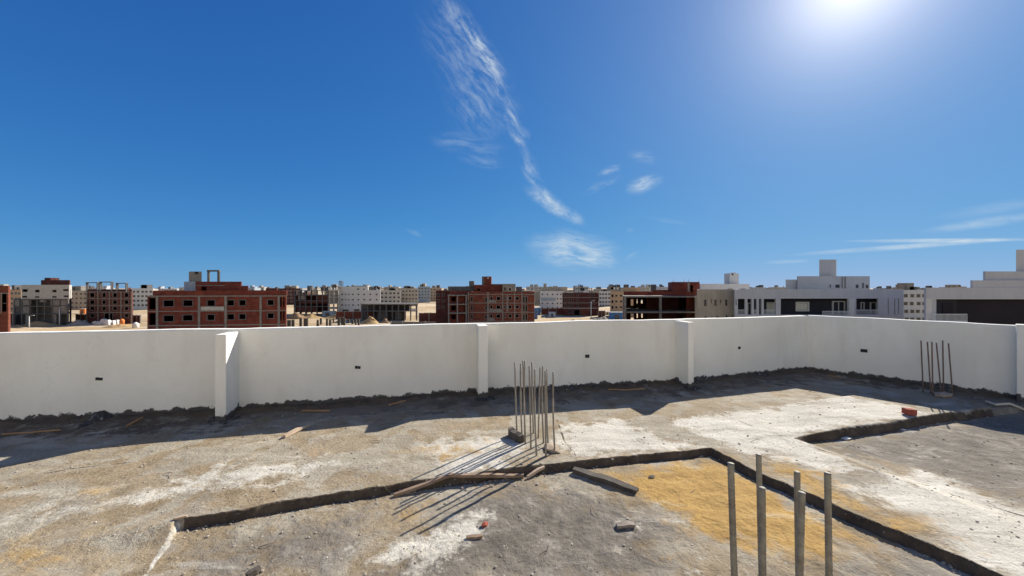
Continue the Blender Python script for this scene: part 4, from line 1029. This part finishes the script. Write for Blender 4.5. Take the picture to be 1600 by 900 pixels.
def container(px0, px1, pyt, pyb, label, name='site_cabin', mat='blue', depth=3):
    d = F * (EYE - G) / (pyb - 450); x0 = (px0 - 800) / F * d; x1 = (px1 - 800) / F * d; h = (EYE - G) - (pyt - 450) / F * d
    t = thing(name, label, 'container', ((x0 + x1) / 2, d, G - .2)); L = x1 - x0; mb = MB(); n = max(4, int(L / .4))
    for i in range(n):
        a = -L / 2 + L * i / n; mb.box(a, a + L / n * .55, -.05, 0, .15, h - .1)
    mb.box(-L / 2, L / 2, .0, depth, 0, h); mb.build('cabin_wall', M[mat], t)
    MB().box(-L / 2 - .08, L / 2 + .08, -.12, depth + .08, h, h + .12).build('roof', M['steel_post'], t)
    MB().box(-L * .2, L * .15, -.09, -.052, .1, h * .75).build('door', M['concrete_dark'], t)
container(835.5, 840, 480.5, 498, 'narrow blue cabin at the right foot of the middle brick building'); container(840.5, 845, 480, 492, 'blue cabin half hidden beside the brick yard wall')
container(954, 975, 487.5, 500, 'blue fenced cabin under the tan block'); container(503, 521, 486, 493, 'pale blue cabin before the concrete skeleton', mat='bluegrey'); container(858, 868, 487.5, 494.5, 'small grey cabin before the brick yard wall right of centre', mat='greywhite')
container(946, 953, 486.5, 491, 'low white cabin left of the blue fenced cabin', mat='sack'); 
def barrel(px, pyt, pyb, wpx, mat, label, cat='tank', name='water_tank'):
    d = F * (EYE - G) / (pyb - 450); h = (pyb - pyt) / F * d; r = wpx / F * d / 2
    t = thing(name, label, cat, ((px - 800) / F * d, d, G - .3))
    MB().tube([(0, 0, 0), (0, 0, h * .85), (0, 0, h * .95), (0, 0, h + .3)], [r, r, r * .93, r * .5], 16).build('tank_body', M[mat], t, True)
    MB().tube([(0, 0, h + .28), (0, 0, h + .45)], r * .3, 10).build('lid', M[mat], t)
barrel(212, 504, 512, 8, 'sack', 'white round water tank at the left foot of the long red block')
barrel(190.5, 498.5, 506.5, 6, 'tarp', 'orange barrel at the right foot of the brown brick block', 'barrel', 'barrel')
barrel(15, 506.5, 512, 3.5, 'greywhite', 'small pale drum by the dark wall at far left', 'drum', 'drum')
container(124.5, 132.5, 482, 489.5, 'orange tarp covered stack left of the brown brick block', name='tarp_stack', mat='tarp', depth=2)
rn = random.Random(3)
for i, (px, pt, pb, w) in enumerate(((147, 502, 507, 7), (154, 502.5, 507, 6), (160, 498.5, 507, 8), (166, 500, 507.5, 6), (173, 501, 507, 7), (180, 500, 506.5, 6))):
    d = F * (EYE - G) / (pb - 450); h = (pb - pt) / F * d; wd = w / F * d; mb = MB()
    mb.prism([(-wd / 2, 0), (wd / 2, .1), (wd / 2, 1.4), (-wd / 2, 1.5)], -.3, h * .6, [(-wd / 2 * 1.06, -.05), (wd / 2 * 1.06, 0), (wd / 2, 1.5), (-wd / 2, 1.5)])
    mb.prism([(-wd / 2 * 1.06, -.05), (wd / 2 * 1.06, 0), (wd / 2, 1.5), (-wd / 2, 1.5)], h * .6, h, [(-wd / 2 * .7, .2), (wd / 2 * .6, .25), (wd / 2 * .6, 1.2), (-wd / 2 * .7, 1.2)])
    o = bevel(mb.build('sack', M['sack']), .12, 2); o.location = ((px - 800) / F * d, d, G)
    tag(o, 'bulging white sack, %s from left in the row before the brown brick block' % ORD[i].replace('leftmost', 'first'), 'sack', 'white sacks before the brown brick block')
stubs = [(446, 499, 510, 4), (452, 500, 510, 6), (458, 499.5, 510.5, 4), (470, 497, 510, 4), (478, 497.5, 511, 7), (496.5, 500, 510.5, 3), (501.5, 497, 507, 3), (511, 498, 509.5, 3), (516, 499, 510.5, 3.5), (521, 497, 505, 2.2), (529.5, 496, 508, 4), (535, 496, 507, 4), (538, 497, 509.5, 3), (545, 499, 505, 3), (551, 500, 506, 3), (556, 499, 507, 2.5), (560.5, 499, 509, 3)]
for i, (px, pt, pb, w) in enumerate(stubs):
    d = F * (EYE - G) / (pb - 450); h = (pb - pt) / F * d; wd = w / F * d / 2 * .9
    t = thing('column_stub', 'dark concrete foundation stub in the row before the white block', 'column stub', ((px - 800) / F * d, d, G), rn.uniform(-.2, .2), 'foundation stubs beyond the parapet')
    bevel(MB().box(-wd, wd, -.3, .3, -.6, h).build('shaft', M['wood_dark'], t), .03)
    for a, c in ((-.6, -.2), (.6, -.2), (.6, .2), (-.6, .2)):
        MB().tube([(a * wd, c, h - .1), (a * wd * 1.1, c, h + .55)], .02, 5).build('starter_bar', M['rebar_rust'], t)

# ------------------------------------------------------------------ sky, sun, camera
SUN_PX, ELEV = 1340, 32.0
az = math.atan2(SUN_PX - 800, F)           # clockwise from +Y
sd = Vector((math.sin(az) * math.cos(R(ELEV)), math.cos(az) * math.cos(R(ELEV)), math.sin(R(ELEV))))
su = bpy.data.lights.new('sun', 'SUN'); su.energy = 4.6; su.angle = R(.5); su.color = (1, .93, .82)
so = bpy.data.objects.new('sun', su); COL.objects.link(so); so.rotation_euler = (-sd).to_track_quat('-Z', 'Y').to_euler()
world = bpy.data.worlds.new('World'); SC.world = world; world.use_nodes = True
nt = world.node_tree; bg = nt.nodes['Background']
sky = nt.nodes.new('ShaderNodeTexSky'); sky.sky_type = 'NISHITA'; sky.sun_disc = False
sky.sun_elevation = R(ELEV); sky.sun_rotation = az; sky.altitude = 50; sky.air_density = .6; sky.dust_density = .05; sky.ozone_density = 4
tc = nt.nodes.new('ShaderNodeTexCoord').outputs['Generated']
sx = nt.nodes.new('ShaderNodeSeparateXYZ'); nt.links.new(tc, sx.inputs[0])
yy = math_(nt, 'MAXIMUM', sx.outputs[1], .05)
cb = nt.nodes.new('ShaderNodeCombineXYZ')
nt.links.new(math_(nt, 'DIVIDE', sx.outputs[0], yy), cb.inputs[0]); nt.links.new(math_(nt, 'DIVIDE', sx.outputs[2], yy), cb.inputs[1])
P0 = cb.outputs[0]
wn = N(nt, 'ShaderNodeTexNoise'); wn.inputs['Scale'].default_value = 9; wn.inputs['Detail'].default_value = 5; nt.links.new(P0, wn.inputs['Vector'])
wv = nt.nodes.new('ShaderNodeVectorMath'); wv.operation = 'MULTIPLY_ADD'; nt.links.new(wn.outputs['Color'], wv.inputs[0]); wv.inputs[1].default_value = (.05, .05, 0); wv.inputs[2].default_value = (-.025, -.025, 0)
pa = nt.nodes.new('ShaderNodeVectorMath'); pa.operation = 'ADD'; nt.links.new(P0, pa.inputs[0]); nt.links.new(wv.outputs[0], pa.inputs[1])
PW = pa.outputs[0]
clouds = [  # px, py, half length, half width, angle, density, streak scale, wispy
    (752, 78, 85, 13, -54, .4, (1, 1), 1), (788, 152, 60, 13, -64, .4, (1, 1), 1), (808, 212, 50, 13, -66, .36, (1, 1), 1), (838, 286, 48, 13, -58, .36, (1, 1), 1),
    (722, 40, 95, 26, -52, .5, (1.6, 2.6), 1), (765, 100, 70, 20, -62, .5, (1.6, 2.2), 1), (735, 110, 140, 62, -55, .36, (2.2, 4.5), 1), (740, 175, 75, 45, -45, .2, (2, 4), 1),
    (797, 188, 26, 12, -40, .5, (1.4, 1.6), 1), (813, 215, 20, 16, -60, .42, (1.5, 1.5), 1), (830, 262, 34, 14, -75, .55, (1.6, 1.5), 1),
    (855, 312, 48, 18, -30, .75, (1.6, 1.8), 1), (885, 334, 44, 15, -20, .72, (1.6, 1.8), 1), (895, 390, 86, 36, -6, .95, (1.1, 3.4), 1), (915, 405, 60, 20, 4, .6, (1.1, 3), 1), (1005, 291, 36, 18, 25, .8, (1.2, 2.4), 1), (953, 267, 24, 10, 15, .6, (1.2, 2), 1),
    (735, 225, 75, 24, -12, .3, (1.4, 3.5), 1), (750, 250, 40, 12, -8, .3, (1.4, 3.0), 1), (1005, 243, 34, 12, -15, .35, (1.5, 2), 1), (940, 288, 40, 8, 20, .3, (1.3, 3), 1), (985, 400, 16, 6, 15, .4, (1.3, 2), 1), (982, 361, 10, 6, 10, .3, (1.3, 2), 1), (650, 368, 22, 6, -25, .2, (1, 3), 1), (1030, 345, 70, 7, -3, .2, (1, 3), 1),
    (1480, 375.5, 190, 4.2, .5, .75, (1, 2), 0), (1420, 385, 215, 5.5, 4.2, .62, (1, 2), 0), (1545, 347, 130, 11, 8, .5, (1.2, 4), .6), (1230, 409, 45, 4, 2, .3, (1, 2), 0), (1560, 325, 120, 14, 9, .18, (1, 4), .6)]
GR = {}
def streaks(ang, wis):                    # one fibrous noise field per streak direction, shared by the clouds that run that way
    key, sx_, sy_ = min(((-52, 15, 62), (-25, 28, 60), (-7, 10, 66), (20, 26, 66)), key=lambda g: abs(g[0] - ang)) if wis == 1 else (4, 5, 40)
    if (key, wis) not in GR:
        mp = nt.nodes.new('ShaderNodeMapping'); mp.vector_type = 'TEXTURE'; mp.inputs['Rotation'].default_value = (0, 0, R(key)); mp.inputs['Scale'].default_value = (1 / sx_, 1 / sy_, 1)
        nt.links.new(PW if wis == 1 else P0, mp.inputs['Vector'])
        nz = noise(nt, mp.outputs[0], 1.0, 8, .68, .1)
        big = noise(nt, P0, 16, 3, .6)
        nz = math_(nt, 'ADD', math_(nt, 'MULTIPLY', nz, .75), math_(nt, 'MULTIPLY', big, .25))
        out = []
        for lo, hi in (((.37, .76), (.27, .74)) if wis == 1 else ((.2, .7), (.2, .7))):
            cr = nt.nodes.new('ShaderNodeMapRange'); cr.interpolation_type = 'SMOOTHSTEP'; cr.inputs[1].default_value = lo; cr.inputs[2].default_value = hi; nt.links.new(nz, cr.inputs[0]); out.append(cr.outputs[0])
        GR[(key, wis)] = out
    return GR[(key, wis)]
tot = None
for px, py, a, bb, ang, den, ss, wis in clouds:
    mp = nt.nodes.new('ShaderNodeMapping'); mp.vector_type = 'TEXTURE'
    mp.inputs['Location'].default_value = ((px - 800) / F, (450 - py) / F, 0); mp.inputs['Rotation'].default_value = (0, 0, R(ang)); mp.inputs['Scale'].default_value = (a / F, bb / F, 1)
    nt.links.new(PW if wis == 1 else P0, mp.inputs['Vector'])
    ln = nt.nodes.new('ShaderNodeVectorMath'); ln.operation = 'LENGTH'; nt.links.new(mp.outputs[0], ln.inputs[0])
    mr = nt.nodes.new('ShaderNodeMapRange'); mr.interpolation_type = 'SMOOTHSTEP'; mr.inputs[1].default_value = 1.0; mr.inputs[2].default_value = .1 if wis else .25; nt.links.new(ln.outputs['Value'], mr.inputs[0])
    v = math_(nt, 'MULTIPLY', math_(nt, 'MULTIPLY', mr.outputs[0], streaks(ang, wis)[1 if den > .65 else 0]), den)
    tot = v if tot is None else math_(nt, 'ADD', tot, v)
tot = math_(nt, 'MULTIPLY', tot, math_(nt, 'GREATER_THAN', sx.outputs[1], .06))
tot = math_(nt, 'MINIMUM', tot, .92)
# clear-air response: the bright horizon is compressed channel by channel
SKYS, EXPO = .06, .92
k_ = SKYS * 2 ** EXPO
spx = nt.nodes.new('ShaderNodeSeparateColor'); nt.links.new(sky.outputs[0], spx.inputs[0]); cbx = nt.nodes.new('ShaderNodeCombineColor')
dt = nt.nodes.new('ShaderNodeVectorMath'); dt.operation = 'DOT_PRODUCT'; nt.links.new(tc, dt.inputs[0]); dt.inputs[1].default_value = sd
dpos = math_(nt, 'MAXIMUM', dt.outputs['Value'], 0)
aur = None
for n_, a_ in ((3000, .6), (300, .5), (80, .35), (20, .10), (6, .055)):       # aureole round the sun
    v = math_(nt, 'MULTIPLY', math_(nt, 'POWER', dpos, n_), a_); aur = v if aur is None else math_(nt, 'ADD', aur, v)
for ch, (a_, b_, w_) in enumerate(((.38, .35, 1.0), (1.3, 2.05, .88), (3.02, 3.5, .74))):
    x_ = math_(nt, 'MULTIPLY', spx.outputs[ch], k_)
    y_ = math_(nt, 'DIVIDE', math_(nt, 'MULTIPLY', x_, a_), math_(nt, 'ADD', math_(nt, 'MULTIPLY', x_, b_), 1))
    y_ = math_(nt, 'ADD', y_, math_(nt, 'MULTIPLY', aur, w_))
    nt.links.new(math_(nt, 'MULTIPLY', y_, 1 / k_), cbx.inputs[ch])
# white haze added to the unseen sky behind, thinning upwards, to light shaded walls
vb = nt.nodes.new('ShaderNodeMapRange'); vb.interpolation_type = 'SMOOTHSTEP'; vb.inputs[1].default_value = .0; vb.inputs[2].default_value = -.3; nt.links.new(sx.outputs[1], vb.inputs[0])
vz = nt.nodes.new('ShaderNodeMapRange'); vz.interpolation_type = 'SMOOTHSTEP'; vz.inputs[1].default_value = .62; vz.inputs[2].default_value = .2; nt.links.new(sx.outputs[2], vz.inputs[0])
fill_veil = math_(nt, 'MULTIPLY', math_(nt, 'MULTIPLY', vb.outputs[0], vz.outputs[0]), .9)
hazy = mix(nt, fill_veil, cbx.outputs[0], (.84 / k_, .88 / k_, .8 / k_))
col = mix(nt, tot, hazy, (.66 / k_, .76 / k_, .82 / k_))
nt.links.new(col, bg.inputs['Color']); bg.inputs['Strength'].default_value = SKYS

cam = bpy.data.cameras.new('camera'); co = bpy.data.objects.new('camera', cam); COL.objects.link(co)
cam.sensor_width = 36; cam.lens = 36 * F / 1600; cam.clip_start = .05; cam.clip_end = 9000
co.location = (0, 0, EYE); co.rotation_euler = (R(90), 0, 0); SC.camera = co
vs = SC.view_settings; vs.view_transform = 'Standard'; vs.look = 'None'; vs.gamma = 1; vs.use_curve_mapping = False; vs.exposure = EXPO
SC.cycles.max_bounces = 6; SC.cycles.diffuse_bounces = 4
